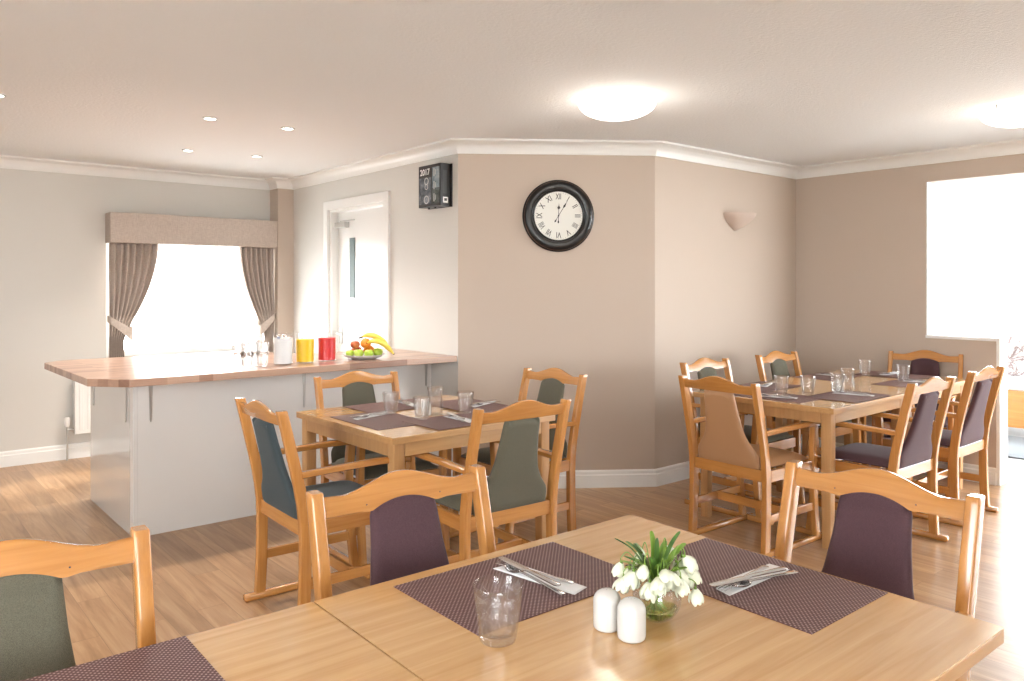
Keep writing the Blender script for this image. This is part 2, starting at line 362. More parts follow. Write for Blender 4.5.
# ---------------------------------------------------------------- chairs
def yback(z):   # centre line of rear upright
    P = [(0, -.222), (.2, -.212), (.42, -.210), (.55, -.226), (.68, -.256), (.80, -.284), (.905, -.31), (1.0, -.334)]
    for (a, b), (c, d) in zip(P, P[1:]):
        if z <= c: return b+(d-b)*(z-a)/(c-a)
    return P[-1][1]
def rrect(cx, cy, hx, hy, z, r=.0045):
    out = []
    for sx, sy, a0 in ((1, 1, 0), (-1, 1, 90), (-1, -1, 180), (1, -1, 270)):
        for a in (0, 30, 60, 90):
            out.append((cx+sx*(hx-r)+r*cos(R(a0+a)), cy+sy*(hy-r)+r*sin(R(a0+a)), z))
    return out
WX = .2335
def make_chair():
    root = empty('dining_armchair')
    for s in (-1, 1):
        bm = bmesh.new(); zs = [.028, .06, .12, .2, .3, .38, .45, .52, .6, .68, .76, .84, .89]
        loft(bm, [rrect(s*WX, yback(z), .0155, .021+.002*min(1, abs(z-.9)*2), z) for z in zs]+[rrect(s*WX, yback(.902), .0155, .021, .9015), rrect(s*WX, yback(.905), .0135, .019, .905)])
        obj('rear_leg', bm, M['beech_z'], root, smooth=36)
        bm = bmesh.new()
        pth = smooth_path([(.03, .250), (.18, .234), (.34, .222), (.48, .219), (.60, .228), (.633, .231)], 4)
        loft(bm, [rrect(s*(WX+.004), y, .016, .0195+.004*(z-.2)**2, z) for z, y in pth]); obj('front_leg', bm, M['beech_z'], root, smooth=36)
        bm = bmesh.new(); rings = []
        for y, z, hw in smooth_path([(yback(.645)+.018, .640, .017), (-.12, .644, .019), (.05, .648, .022), (.18, .648, .026), (.25, .644, .026), (.275, .638, .018)], 4):
            rings.append([(x, y, zz) for x, _, zz in [(s*(WX+.003)+a, 0, z+b) for a, b in ((-hw, -.009), (-hw+.005, -.013), (hw-.005, -.013), (hw, -.009), (hw, .007), (hw-.006, .012), (-hw+.006, .012), (-hw, .007))]])
        loft(bm, rings); obj('armrest', bm, M['beech_y'], root, smooth=50)
        bm = B(s*(WX+.001)-.011, s*(WX+.001)+.011, yback(.42)+.0225, .203, .385, .445); obj('side_rail', bm, M['beech_y'], root, bevel=.003)
        bm = B(s*WX-.009, s*WX+.009, yback(.19)+.0225, .212, .172, .214); obj('stretcher', bm, M['beech_y'], root, bevel=.003)
        bm = bmesh.new(); xs = s*(WX+.001)
        loft(bm, [[(xs+a*w, y, b*h+.0145) for a, b in ((-1, -.6), (-.8, -1), (.8, -1), (1, -.6), (1, .6), (.8, 1), (-.8, 1), (-1, .6))] for y, w, h in ((-.292, .012, .009), (-.286, .018, .0145), (.325, .018, .0145), (.335, .012, .009))])
        obj('runner', bm, M['beech_y'], root, smooth=50)
    obj('cross_stretcher', B(-WX+.0095, WX-.0095, -.01, .01, .17, .218), M['beech_x'], root, bevel=.004)
    obj('rear_rail', B(-WX+.016, WX-.016, yback(.42)-.012, yback(.42)+.012, .384, .446), M['beech_x'], root, bevel=.003)
    obj('front_rail', B(-WX+.0205, WX-.0205, .206, .226, .385, .445), M['beech_x'], root, bevel=.003)
    # crested top rail
    def top(x): u = min(1, abs(x)/.17); return .886+.037*(.5+.5*cos(pi*u))+.003*max(0, (abs(x)-.17)/.05)
    def arch(x):
        a = abs(x)
        if a < .093: return .840+.024*(1-(a/.093)**2)
        return .840+.009*min(1, (a-.093)/.06)
    bm = bmesh.new(); n = 44; rings = []
    for i in range(n+1):
        x = -(WX-.0155)+(2*(WX-.0155))*i/n; t, b = top(x), arch(x); bow = -.006*(1-(x/WX)**2)
        bb = min(b, .841); rings.append([(x, yback(bb)-.011+bow, bb+.002), (x, yback(bb)-.009+bow, bb), (x, yback(bb)-.0005+bow, bb), (x, yback(b)+bow, b), (x, yback(b)+.011+bow, b), (x, yback(t)+.010+bow, t-.004), (x, yback(t)+.006+bow, t), (x, yback(t)-.006+bow, t), (x, yback(t)-.010+bow, t-.004)])
    loft(bm, rings); tr = obj('top_rail', bm, M['beech_x'], root, smooth=45)
    # screw heads holding the back pad to the rail
    for sx in (-.105, .105):
        for sg in (1,):
            bm = bmesh.new(); yy = yback(.862)+.0061-.0
            lathe(bm, [(0, 0), (.002, 0), (.0016, .0006), (0, .0008)], 10)
            for v in bm.verts: v.co = Matrix.Translation((sx, yback(.858)+.0065, .858)) @ Matrix.Rotation(R(-90), 4, 'X') @ v.co
            obj('screw', bm, M['black'], tr)
    # upholstered bell-shaped splat
    def hw(z):
        P = [(.44, .192), (.50, .194), (.52, .188), (.545, .168), (.575, .145), (.61, .127), (.66, .113), (.75, .100), (.87, .090)]
        for (a, b), (c, d) in zip(P, P[1:]):
            if z <= c:
                k = (z-a)/(c-a); return b+(d-b)*k
        return .09
    bm = bmesh.new(); rings = []; nv = 26; nu = 18
    for j in range(nv+1):
        v = j/nv; ring = []
        us = [-cos(pi*i/nu) for i in range(nu+1)]
        def pt(u, side):
            zt = arch(u*hw(.85))+.0025; zt -= .0035; z = .4475+(zt-.4475)*v; x = u*hw(z)
            e = 1-.25*abs(v-.5)*2 if v < .97 else .55
            e = min(1, (1-v)*14+.45)*min(1, v*18+.7)
            th = .0165*e*math.sqrt(max(0, 1-abs(u)**9))+.0015
            bow = -.006*(1-(x/WX)**2)
            yy = yback(z)+bow*v+side*th
            if z > .832: yy = max(yback(z)+bow*v+.0015, min(yy, yback(z)+bow*v+.0095))
            return (x, yy, z)
        rings.append([pt(u, 1) for u in us]+[pt(u, -1) for u in us[::-1]])
    loft(bm, rings); obj('backrest', bm, M['green'], root, smooth=60)
    # seat pad
    bm = bmesh.new(); nu, nv = 14, 14; P = {}
    for i in range(nu+1):
        for j in range(nv+1):
            u = -1+2*i/nu; v = -1+2*j/nv; e = (1-abs(u)**6)*(1-abs(v)**6)
            x = u*(.208+.004*(v+1))*(1 if abs(v) < .95 else .985); y = .006+v*.206
            P[i, j] = (x, y, e)
    tp = {k: bm.verts.new((x, y, .452+.034*math.sqrt(max(0, e))+.004*(1-(k[0]/nu*2-1)**2))) for k, (x, y, e) in P.items()}
    lo = {k: bm.verts.new((x*.985, y, .4465)) for k, (x, y, e) in P.items()}
    for i in range(nu):
        for j in range(nv):
            bm.faces.new((tp[i, j], tp[i+1, j], tp[i+1, j+1], tp[i, j+1])); bm.faces.new((lo[i, j], lo[i, j+1], lo[i+1, j+1], lo[i+1, j]))
    edge = [(i, 0) for i in range(nu)]+[(nu, j) for j in range(nv)]+[(i, nv) for i in range(nu, 0, -1)]+[(0, j) for j in range(nv, 0, -1)]
    for a, b in zip(edge, edge[1:]+edge[:1]): bm.faces.new((lo[a], lo[b], tp[b], tp[a]))
    obj('seat', bm, M['green'], root, smooth=70)
    return root
proto = make_chair(); used = [False]
def place_chair(mx, my, face, fab, label, group):
    """mx,my = middle of the top rail on plan; face = direction the sitter looks (deg)"""
    c = proto if not used[0] else copy_tree(proto); used[0] = True
    a = R(face); c.location = (mx+cos(a)*.31, my+sin(a)*.31, 0); c.rotation_euler = (0, 0, a-pi/2)
    tag(c, label, 'chair', group)
    for ch in c.children:
        if ch.name.startswith(('seat', 'backrest')):
            ch.material_slots[0].link = 'OBJECT'; ch.material_slots[0].material = M[fab]
    return c
gm, gr, gn = 'armchairs round the middle table', 'armchairs round the far right table', 'armchairs at the near tables'
place_chair(1.295, 3.180, -1.5, 'teal', 'teal-blue beech armchair at the left side of the middle table', gm)
place_chair(2.150, 2.473, 87.3, 'green', 'olive-green armchair turned away from us at the middle table', gm)
place_chair(3.119, 3.319, 180.5, 'green', 'olive-green armchair at the right side of the middle table below the clock', gm)
place_chair(2.155, 3.913, -93.1, 'green', 'olive-green armchair between the middle table and the white counter', gm)
place_chair(1.076, 1.721, -94.1, 'purple', 'dark purple armchair behind the foreground table near the glass tumbler', gn)
place_chair(2.028, .938, 179.5, 'purple', 'dark purple armchair at the right side of the foreground table', gn)
place_chair(.212, 1.720, -92, 'green', 'olive-green armchair cut off by the left edge of the photo', gn)
place_chair(3.500, 2.466, -1.9, 'tan', 'plain tan armchair at the left end of the right-hand tables', gr)
place_chair(4.334, 3.150, -89.7, 'green', 'pale green armchair by the back wall, half hidden behind the tan chair', gr)
place_chair(5.200, 3.145, -91, 'green', 'pale green armchair by the back wall, nearest the room corner', gr)
place_chair(6.095, 2.46, -167, 'purple', 'purple armchair against the right wall at the far table end', gr)
place_chair(4.340, 1.715, 88.9, 'purple', 'nearer purple armchair on the near side of the right-hand tables', gr)
place_chair(5.167, 1.733, 90.3, 'purple', 'rightmost purple armchair, beside the white doorway', gr)

# ---------------------------------------------------------------- tables
def make_table(w, l, loc, rz, label, group, inset=.03):
    r = empty('dining_table', loc, rz, label=label, cat='table', group=group)
    T = .755
    obj('tabletop', B(-w/2, w/2, -l/2, l/2, T-.003, T), M['oak_x'], r)
    obj('edge_band', B(-w/2, w/2, -l/2, l/2, T-.030, T-.0031), M['oak_edge'], r, bevel=.002)
    for sx in (-1, 1):
        for sy in (-1, 1):
            x, y = sx*(w/2-inset-.028), sy*(l/2-inset-.028)
            bm = bmesh.new(); loft(bm, [rrect(x, y, h, h, z, .006) for z, h in ((0, .024), (.45, .028), (T-.0302, .028))]); obj('leg', bm, M['oak_leg'], r, smooth=50)
    for s in (-1, 1):
        obj('apron', B(-w/2+inset+.057, w/2-inset-.057, s*(l/2-inset-.012)-.01, s*(l/2-inset-.012)+.01, T-.090, T-.0302), M['oak_edge'], r, bevel=.001)
        obj('apron', B(s*(w/2-inset-.012)-.01, s*(w/2-inset-.012)+.01, -l/2+inset+.057, l/2-inset-.057, T-.090, T-.0302), M['oak_leg'], r, bevel=.001)
    return r
TZ = .755
a = R(-.8)
make_table(.957, .94, (1.19, 1.005, 0), a, 'square oak-veneer table in the foreground with flowers and shakers on it', 'square dining tables', .045)
make_table(.957, .94, (1.19-.961*cos(a), 1.005-.961*sin(a), 0), a, 'square oak-veneer table pushed against the foreground table on its left', 'square dining tables', .045)
make_table(.95, .93, (2.21, 3.315, 0), R(.3), 'square oak table between the teal and green chairs, in front of the white counter', 'square dining tables', .02)
b3 = R(1.2)
make_table(.985, .885, (3.905+.4925*cos(b3)+.01, 2.485+.4925*sin(b3), 0), b3, 'oak table beside the tan chair, closer of the right-hand pair', 'square dining tables')
make_table(.985, .885, (3.905+1.4795*cos(b3)+.01, 2.485+1.4795*sin(b3), 0), b3, 'oak table near the right wall, farther of the right-hand pair', 'square dining tables')

# ---------------------------------------------------------------- placemats, napkins, cutlery
def mat_mesh():
    bm = B(-.23, .23, -.152, .152, 0, .0018); me = bpy.data.meshes.new('placemat'); bm.to_mesh(me); bm.free(); me.materials.append(M['weave']); return me
MM = mat_mesh()
def rod(bm, pts):
    """flat bar lofted along x: (x, halfwidth, zmid, halfthick)"""
    loft(bm, [[(x, -w, z-h*.4), (x, -w*.5, z-h), (x, w*.5, z-h), (x, w, z-h*.4), (x, w, z+h*.4), (x, w*.6, z+h), (x, -w*.6, z+h), (x, -w, z+h*.4)] for x, w, z, h in pts])
def mk(name, bm, mat, sm=50):
    bmesh.ops.recalc_face_normals(bm, faces=bm.faces)
    me = bpy.data.meshes.new(name); bm.to_mesh(me); bm.free(); me.materials.append(mat)
    for p in me.polygons: p.use_smooth = True
    try: me.set_sharp_from_angle(angle=R(sm))
    except Exception: pass
    return me
bm = bmesh.new(); rod(bm, [(-.108, .004, .0022, .0005), (-.104, .0085, .0022, .0007), (-.06, .0105, .0022, .0009), (-.012, .010, .0022, .001), (-.004, .0065, .0024, .002), (.004, .0055, .003, .0026), (.05, .0065, .003, .003), (.10, .0085, .003, .003), (.107, .006, .003, .002)])
ME_K = mk('table_knife', bm, M['steel'])
bm = bmesh.new(); rod(bm, [(-.062, .0125, .0042, .0008), (-.055, .0132, .0028, .0009), (-.042, .0125, .002, .0009), (-.028, .006, .0035, .0012), (-.012, .0035, .005, .0016), (.03, .0042, .0042, .0016), (.08, .0075, .0028, .0015), (.096, .008, .0024, .0013), (.099, .005, .0024, .001)])
for k in range(4):
    y = (-1.5+k)*.0072
    loft(bm, [[(x, y-w, z-.0007), (x, y+w, z-.0007), (x, y+w, z+.0007), (x, y-w, z+.0007)] for x, w, z in ((-.061, .0018, .0042), (-.08, .0017, .0055), (-.098, .0015, .0055), (-.104, .0008, .0048))])
ME_F = mk('table_fork', bm, M['steel'])
bm = bmesh.new(); n = 20; rr = []
for ring, (s, dz) in enumerate(((1.0, .0062), (.85, .0036), (.55, .0018), (.2, .001))):
    rr.append([bm.verts.new((-.072+.028*s*cos(2*pi*k/n), .0185*s*sin(2*pi*k/n)*(1+.12*cos(2*pi*k/n)), dz)) for k in range(n)])
for ring in range(3):
    for k in range(n): bm.faces.new((rr[ring][k], rr[ring][(k+1) % n], rr[ring+1][(k+1) % n], rr[ring+1][k]))
bm.faces.new(rr[3])
top = [bm.verts.new(v.co+Vector((0, 0, .001))) for v in rr[0]]; r2 = [bm.verts.new(v.co+Vector((0, 0, .001))) for v in rr[2]]
for k in range(n):
    j = (k+1) % n; bm.faces.new((top[k], r2[k], r2[j], top[j])); bm.faces.new((rr[0][k], top[k], top[j], rr[0][j]))
bm.faces.new(r2)
rod(bm, [(-.046, .0055, .0068, .001), (-.03, .0035, .0068, .0015), (.03, .0042, .0045, .0016), (.08, .0078, .0028, .0015), (.095, .008, .0024, .0013), (.098, .005, .0024, .001)])
ME_S = mk('dessert_spoon', bm, M['steel'])
def napkin_mesh():
    bm = bmesh.new()
    for k, (x0, x1, y0, y1, sh, z) in enumerate(((-.115, .115, -.026, .026, .010, .0006), (-.10, .112, -.024, .022, .022, .0018))):
        P = [(x0, y0, z), (x1, y0+sh*.3, z+.0005), (x1-.004, y1, z+.001), (x0+.05, y1+.004, z+.0012), (x0+sh, y1-.012, z)]
        lo = [bm.verts.new(p) for p in P]; hi = [bm.verts.new((p[0], p[1], p[2]+.001)) for p in P]
        bm.faces.new(lo[::-1]); bm.faces.new(hi)
        for i in range(5): j = (i+1) % 5; bm.faces.new((lo[i], lo[j], hi[j], hi[i]))
    return mk('paper_napkin', bm, M['napkin'], 20)
ME_N = napkin_mesh()
def put(name, me, x, y, z, rz, label, cat, group, ry=0, rx=0):
    o = bpy.data.objects.new(name, me); C.objects.link(o); o.location = (x, y, z); o.rotation_euler = (rx, ry, rz); tag(o, label, cat, group); return o
mats = [  # x, y, rotation, where, lift
    (1.110, 1.286, R(-.8), 'by the near purple chair on the foreground table', 0, (1.136, 1.283, R(-85))),
    (1.507, .975, R(89.5), 'right of the flowers on the foreground table', 0, (1.487, .958, R(-4))),
    (1.937, 3.28, R(90), 'by the teal chair', 0, (1.935, 3.375, R(12))),
    (2.215, 3.02, R(1), 'by the olive chair turned away from us', .0024, (2.214, 3.04, R(-96))),
    (2.22, 3.605, R(1), 'on the counter side of the middle table', .0024, (2.29, 3.62, R(-101))),
    (2.52, 3.33, R(90), 'on the clock-wall side of the middle table', .0048, (2.58, 3.305, R(17))),
    (4.115, 2.49, R(91), 'by the tan chair', 0, (4.06, 2.47, R(-75))),
    (4.43, 2.22, R(1), 'by the nearer purple chair, right-hand tables', .0024, (4.49, 2.23, R(-81))),
    (4.43, 2.78, R(1), 'by the half-hidden pale green chair', .0024, (4.50, 2.785, R(16))),
    (5.30, 2.80, R(1), 'by the pale green chair nearest the corner', 0, (5.35, 2.82, R(-100))),
    (5.33, 2.25, R(1), 'by the rightmost purple chair', 0, (5.44, 2.24, R(-75))),
    (5.72, 2.52, R(91), 'by the purple chair against the right wall', .0024, (5.74, 2.56, R(-12))),
    (.232, 1.335, R(-.8), 'on the left foreground table at the bottom edge', 0, None)]
for i, (x, y, rz, where, lift, cut) in enumerate(mats):
    z = TZ+.0004+lift
    put('placemat', MM, x, y, z, rz, 'brown woven placemat '+where, 'placemat', 'woven placemats')
    if not cut: continue
    cx, cy, ca = cut; z += .0022
    def off(u, v): return cx+u*cos(ca)-v*sin(ca), cy+u*sin(ca)+v*cos(ca)
    ux, uy = off(.012, .012); put('paper_napkin', ME_N, ux, uy, z, ca+R(3), 'white napkin under cutlery '+where, 'napkin', 'paper napkins')
    ux, uy = off(.022, -.015); put('dessert_spoon', ME_S, ux, uy, z+.0042, ca+R(-8), 'steel spoon on napkin '+where, 'spoon', 'dessert spoons')
    ux, uy = off(-.004, .016); put('table_fork', ME_F, ux, uy, z+.0045, ca+R(9), 'steel fork on napkin '+where, 'fork', 'table forks')
    ux, uy = off(-.010, .000); put('table_knife', ME_K, ux, uy, z+.0125, ca+R(-9), 'steel knife on napkin '+where, 'knife', 'table knives')

# ---------------------------------------------------------------- glasses
def tumbler(h=.092, r0=.0285, r1=.041):
    bm = bmesh.new(); t = .0026
    def rad(z): return r0+(r1-r0)*(z/h)**.85
    prof = [(0, 0), (r0*.85, 0), (r0, .002)]+[(rad(z), z) for z in (.008, .018, .028, .038, .046)]+[(rad(.052)+.0012, .052), (rad(.058), .058), (rad(.075), .075), (r1-.0006, h-.001), (r1-t/2, h), (r1-t+.0006, h-.001)]
    prof += [(rad(z)-t, z) for z in (.075, .058)]+[(rad(z)-t-.0008, z) for z in (.04, .022)]+[(rad(.012)-.006, .013), (0, .0115)]
    nouter = 8
    def mod(a, z, i):
        if 2 <= i <= 7: 
            s = abs(sin(a*5)); return 1-.065*s*min(1, (1.0 if z > .004 else .3))*(1 if z < .044 else .5)
        return 1
    lathe(bm, prof, 60, mod); return bm
bm = tumbler(); bmesh.ops.recalc_face_normals(bm, faces=bm.faces)
TM = bpy.data.meshes.new('glass_tumbler'); bm.to_mesh(TM); bm.free(); TM.materials.append(M['glass'])
for p in TM.polygons: p.use_smooth = True
def glass_at(x, y, z, label, group, s=1, rz=0, sz=None):
    o = put('glass_tumbler', TM, x, y, z, rz, label, 'glass', group); o.scale = (s, s, sz or s); return o
glass_at(.893, 1.100, TZ+.0006, 'empty faceted glass tumbler standing in the foreground beside the near placemat', 'tumblers on the tables', 1.14)
for x, y, l in ((2.052, 3.380, 'at its back left corner setting, leftmost'), (2.075, 3.135, 'in the middle beside the small white shaker'), (2.345, 3.148, 'at its right side near the clock wall')):
    glass_at(x, y, TZ+.0085, 'faceted glass tumbler on the middle table, '+l, 'tumblers on the tables', 1.06, 0, 1.15)
for x, y, l in ((4.120, 2.460, 'leftmost, nearest the tan chair'), (4.237, 2.360, 'second from the left'), (4.500, 2.315, 'just in front of the small jug'), (5.450, 2.605, 'far side in front of the right wall'), (5.315, 2.285, 'rightmost, by the rightmost purple chair')):
    glass_at(x, y, TZ+.0085, 'faceted glass tumbler on the right-hand tables, '+l, 'tumblers on the tables', 1.04, 0, 1.25)
def small_jug(x, y, label, rz=0):
    r = empty('glass_jug', (x, y, TZ+.0012), rz, label=label, cat='jug', group='small glass jugs on the tables'); r.scale = (1.15, 1.15, 1.08)
    bm = bmesh.new(); t = .0022
    prof = [(0, 0), (.03, 0), (.033, .003), (.036, .03), (.032, .07), (.031, .10), (.035, .124), (.0342, .1255), (.0332, .124), (.029, .10), (.030, .07), (.0338, .03), (.030, .007), (0, .006)]
    def mod(a, z, i): return 1+(.30*max(0, cos(a-pi))**8 if z > .11 else 0)
    lathe(bm, prof, 40, mod); obj('jug_body', bm, M['glass'], r, smooth=180)
    bm = bmesh.new(); tube(bm, smooth_path([(.031, 0, .105), (.052, 0, .108), (.060, 0, .085), (.054, 0, .05), (.0372, 0, .035)], 5), .0035, 8); obj('jug_handle', bm, M['glass'], r, smooth=180)
small_jug(2.232, 3.250, 'small clear glass jug standing in the middle of the middle table', R(30))
small_jug(4.70, 2.355, 'small clear glass jug in the middle of the right-hand table', R(30))
def shaker(x, y, z, label, s=1):
    r = empty('salt_shaker', (x, y, z), 0, label=label, cat='shaker', group='white ceramic shakers'); r.scale = (s, s, s)
    bm = bmesh.new(); lathe(bm, [(0, 0), (.0225, 0), (.0255, .003), (.0262, .008), (.0262, .052)]+[(.0262*cos(q), .052+.0225*sin(q)) for q in (.25, .5, .75, 1.0, 1.25, 1.45)]+[(0, .0745)], 40)
    obj('shaker_body', bm, M['ceramic'], r, smooth=180)
    bm = bmesh.new()
    for k in range(5):
        q = 2*pi*k/5; rr_ = .006 if k else 0
        lathe(bm, [(0, .0001), (.0009, .0001), (0, .0004)], 8, cx=rr_*cos(q), cy=rr_*sin(q), z0=.0742)
    obj('pour_holes', bm, M['ink'], r)
shaker(1.085, 1.010, TZ+.0004, 'white ceramic domed shaker in the foreground, the farther left of the pair', 1.0)
shaker(1.087, .951, TZ+.0004, 'white ceramic domed shaker in the foreground, the nearer right of the pair', 1.0)
shaker(2.160, 3.225, TZ+.0066, 'small white ceramic shaker on the middle table between glass and jug', .95)
shaker(4.60, 2.38, TZ+.0004, 'small white ceramic shaker on the right-hand table between glass and jug', .95)

# ---------------------------------------------------------------- flower bowl
vx, vy = 1.184, .972
vr = empty('flower_vase', (vx, vy, TZ+.0005), label='round glass bowl of white flowers and green leaves on the foreground table', cat='vase')
bm = bmesh.new(); ro, zc = .047, .045
outer = [(ro*sin(q), zc-ro*cos(q)) for q in [0.35+k*(2.35-.35)/14 for k in range(15)]]
prof = [(0, .0004)]+[(.010, .0004)]+outer+[(outer[-1][0]+.001, outer[-1][1]+.004), (outer[-1][0]-.001, outer[-1][1]+.0045)]+[((ro-.0022)*sin(q), zc-(ro-.0022)*cos(q)) for q in [2.35-k*(2.35-.2)/14 for k in range(15)]]+[(0, zc-(ro-.0022))]
lathe(bm, prof, 48); obj('vase_bowl', bm, M['glass'], vr, smooth=180)
bm = bmesh.new(); rw = ro-.0027
lathe(bm, [(0, zc-rw)]+[(rw*sin(q), zc-rw*cos(q)) for q in [.2+k*(1.1-.2)/8 for k in range(9)]]+[(0, zc-rw*cos(1.1))], 40); obj('water', bm, M['water'], vr, smooth=60)
leafm = []
for k, (c1, c2) in enumerate((((.035, .09, .015), (.09, .19, .03)), ((.08, .18, .015), (.22, .34, .05)), ((.20, .26, .05), (.36, .42, .12)))):
    m, t, b = nt('leaf_%s' % 'dark light pale'.split()[k]); f = noise(t, mapped(t, (60, 60, 8)), 1, 3)
    t.links.new(ramp(t, f, [(.3, c1), (.7, c2)]), b.inputs['Base Color']); b.inputs['Roughness'].default_value = .4; leafm.append(m)
petal = pbr('white_petal', (.74, .76, .60), .5, 0, .5)
rnd = random.Random(3)
def stem_obj(name, pts, r, mat):
    bm = bmesh.new(); tube(bm, smooth_path(pts, 6), r, 6); return obj(name, bm, mat, vr, smooth=180)
def leaf(az, reach, top, w, mat, droop=0, twist=0):
    w *= 1.15; top += .012
    base = Vector((.008*cos(az+2), .008*sin(az+2), .012)); d = Vector((cos(az), sin(az), 0))
    pts = [tuple(base), tuple(base*.4+d*.012+Vector((0, 0, .07))), tuple(d*reach*.55+Vector((0, 0, .07+(top-.07)*.7))), tuple(d*reach+Vector((0, 0, top-droop)))]
    P = smooth_path(pts, 7); bm = bmesh.new(); n = len(P); rings = []
    for i, p in enumerate(P):
        t = i/(n-1); ww = w*(.35+.65*min(1, t*2.4))*(1 if t < .7 else max(.04, math.sqrt(max(0, 1-((t-.7)/.3)**2))))
        tw = az+pi/2+twist*t; s = Vector((cos(tw), sin(tw), 0)); p = Vector(p); up = Vector((0, 0, .0025*ww/w)) 
        rings.append([p-s*ww+up, p-up*.3, p+s*ww+up, p+s*ww*.9+up+Vector((0, 0, .0006)), p+Vector((0, 0, .0006)), p-s*ww*.9+up+Vector((0, 0, .0006))])
    loft(bm, rings); obj('leaf', bm, mat, vr, smooth=60)
view = R(90-40.1)            # azimuth pointing away from the photographer
for az, reach, tp, w, k, dr, tw in ((view+1.75, .085, .150, .0045, 0, .0, .4), (view+1.35, .060, .135, .0055, 0, 0, -.3), (view+1.0, .045, .128, .006, 1, 0, .5), (view+.2, .030, .150, .0055, 1, 0, .3), (view-.2, .012, .142, .005, 0, 0, .9),
        (view-.9, .070, .145, .0042, 0, 0, .2), (view-1.3, .062, .130, .007, 1, 0, .4), (view-1.55, .045, .118, .0065, 1, 0, -.4), (view-1.9, .058, .095, .005, 1, .0, .2), (view+2.2, .055, .110, .0045, 1, 0, .4),
        (view+2.7, .040, .120, .005, 0, 0, .3), (view-2.5, .040, .112, .0055, 1, 0, .2), (view+1.9, .070, .118, .0035, 0, 0, 0), (view+.7, .060, .120, .005, 0, 0, .3), (view-.5, .055, .125, .006, 1, 0, .5), (view+3.1, .03, .105, .006, 1, 0, .3), (view+1.6, .072, .106, .003, 2, .004, 0)):
    leaf(az, reach, tp, w, leafm[k], dr, tw)
def bloom(az, reach, z, s=1, tilt=0, drop=.02):
    reach *= 1.1; s *= 1.14; z += .004
    d = Vector((cos(az), sin(az), 0)); tip = d*reach+Vector((0, 0, z))
    stem_obj('stem', [(d.x*-.006, d.y*-.006, .012), tuple(d*.010+Vector((0, 0, .068))), tuple(d*reach*.75+Vector((0, 0, z+drop*.9))), tuple(tip+Vector((0, 0, drop*.6))), tuple(tip)], .0011, leafm[1])
    bm = bmesh.new()
    for k in range(6):
        q = 2*pi*k/6+rnd.random()*.5; o = Vector((cos(q), sin(q), 0)); sd = Vector((-sin(q), cos(q), 0)); L = .026*s*rnd.uniform(.88, 1.08); op = rnd.uniform(.8, 1.25)
        rings = []
        for i in range(8):
            t = i/7; w = .0085*s*math.sin(pi*min(1, .12+t*.83))**.7; r = (.002+.0098*math.sin(pi*min(1, t*.62+.03)))*s*op
            c = tip+o*r-Vector((0, 0, L*t)); th = .0005
            rings.append([c-sd*w*.95-o*w*.25, c-sd*w*.5, c+sd*w*.5, c+sd*w*.95-o*w*.25, c+sd*w*.5+o*th*2, c-sd*w*.5+o*th*2])
        loft(bm, rings)
    bmesh.ops.rotate(bm, verts=bm.verts, cent=tip, matrix=Matrix.Rotation(tilt, 3, Vector((-d.y, d.x, 0))))
    obj('bloom', bm, petal, vr, smooth=70)
    bm = bmesh.new(); lathe(bm, [(0, -.003), (.0028, -.001), (.003, .002), (.0015, .005), (0, .006)], 10)
    for v in bm.verts: v.co += tip
    obj('ovary', bm, leafm[1], vr, smooth=180)
for az, reach, z, s, tl in ((view+1.75, .050, .098, 1.15, -.2), (view+2.1, .052, .100, 1.0, -.35), (view+1.45, .040, .098, .95, -.2), (view+2.7, .046, .086, 1.1, -.1), (view+3.3, .036, .105, 1.15, -.9), (view-2.7, .030, .100, 1.15, -.7),
        (view-1.7, .036, .097, 1.1, -.2), (view-1.25, .050, .112, 1.25, -.5), (view-1.45, .060, .092, 1.1, -.3), (view-1.8, .066, .062, .95, -.1), (view-.9, .052, .095, 1.05, -.3), (view-.6, .040, .122, 1.0, -.7), (view+.6, .035, .115, .9, -.4)):
    bloom(az, reach, z, s, tl)
for az, reach, z, s, tl in ((view+1.95, .066, .088, 1.0, -.3), (view+1.55, .062, .105, .9, -.4), (view+3.0, .052, .098, 1.0, -.8), (view-2.2, .044, .086, 1.0, -.3), (view-1.6, .048, .118, 1.0, -.6), (view+2.4, .038, .112, .9, -.5)):
    bloom(az, reach, z, s, tl)
for k in range(12):
    q = 2*pi*k/12; stem_obj('stem', [(.020*cos(q+2.5), .020*sin(q+2.5), .0165), (.008*cos(q+.8), .008*sin(q+.8), .05), (.013*cos(q), .013*sin(q), .085)], .0016, leafm[k % 2+1])

# ---------------------------------------------------------------- serving counter
ZC = .920
wt = [(1.02, 5.73), (.905, 5.62), (.918, 4.50), (1.077, 4.315), (3.166, 4.345), (3.166, 5.20), (2.4, 5.20), (2.2, 5.73)]
bm = bmesh.new(); prism(bm, wt, Matrix.Translation((0, 0, ZC-.020)), .040)
o = obj('worktop', bm, M['block'], bevel=.003); tag(o, 'wood-block worktop with clipped corner lying on the white counter', 'worktop')
cr = empty('serving_counter', (2.2, 5.0, 0), label='long white glossy counter base under the wood-block worktop', cat='counter')
def lpar(o, root): o.parent = root; o.matrix_parent_inverse = Matrix.Translation(-Vector(root.location)); return o
wl = pbr('white_laminate', (.74, .725, .70), .10, Coat_Weight=.6)
lpar(obj('front_panel', B(1.20, 3.166, 4.66, 4.678, .0, ZC-.0425), wl), cr)
lpar(obj('end_panel', B(1.182, 1.1995, 4.66, 5.70, .0, ZC-.0425), wl), cr)
lpar(obj('rear_panel', B(1.20, 3.166, 5.17, 5.188, .0, ZC-.0425), wl), cr)
lpar(obj('corner_post', B(1.178, 1.1815, 4.66, 4.72, .0, ZC-.0425), M['white']), cr)
lpar(obj('end_block', B(1.20, 2.15, 5.189, 5.70, .0, ZC-.0425), wl), cr)
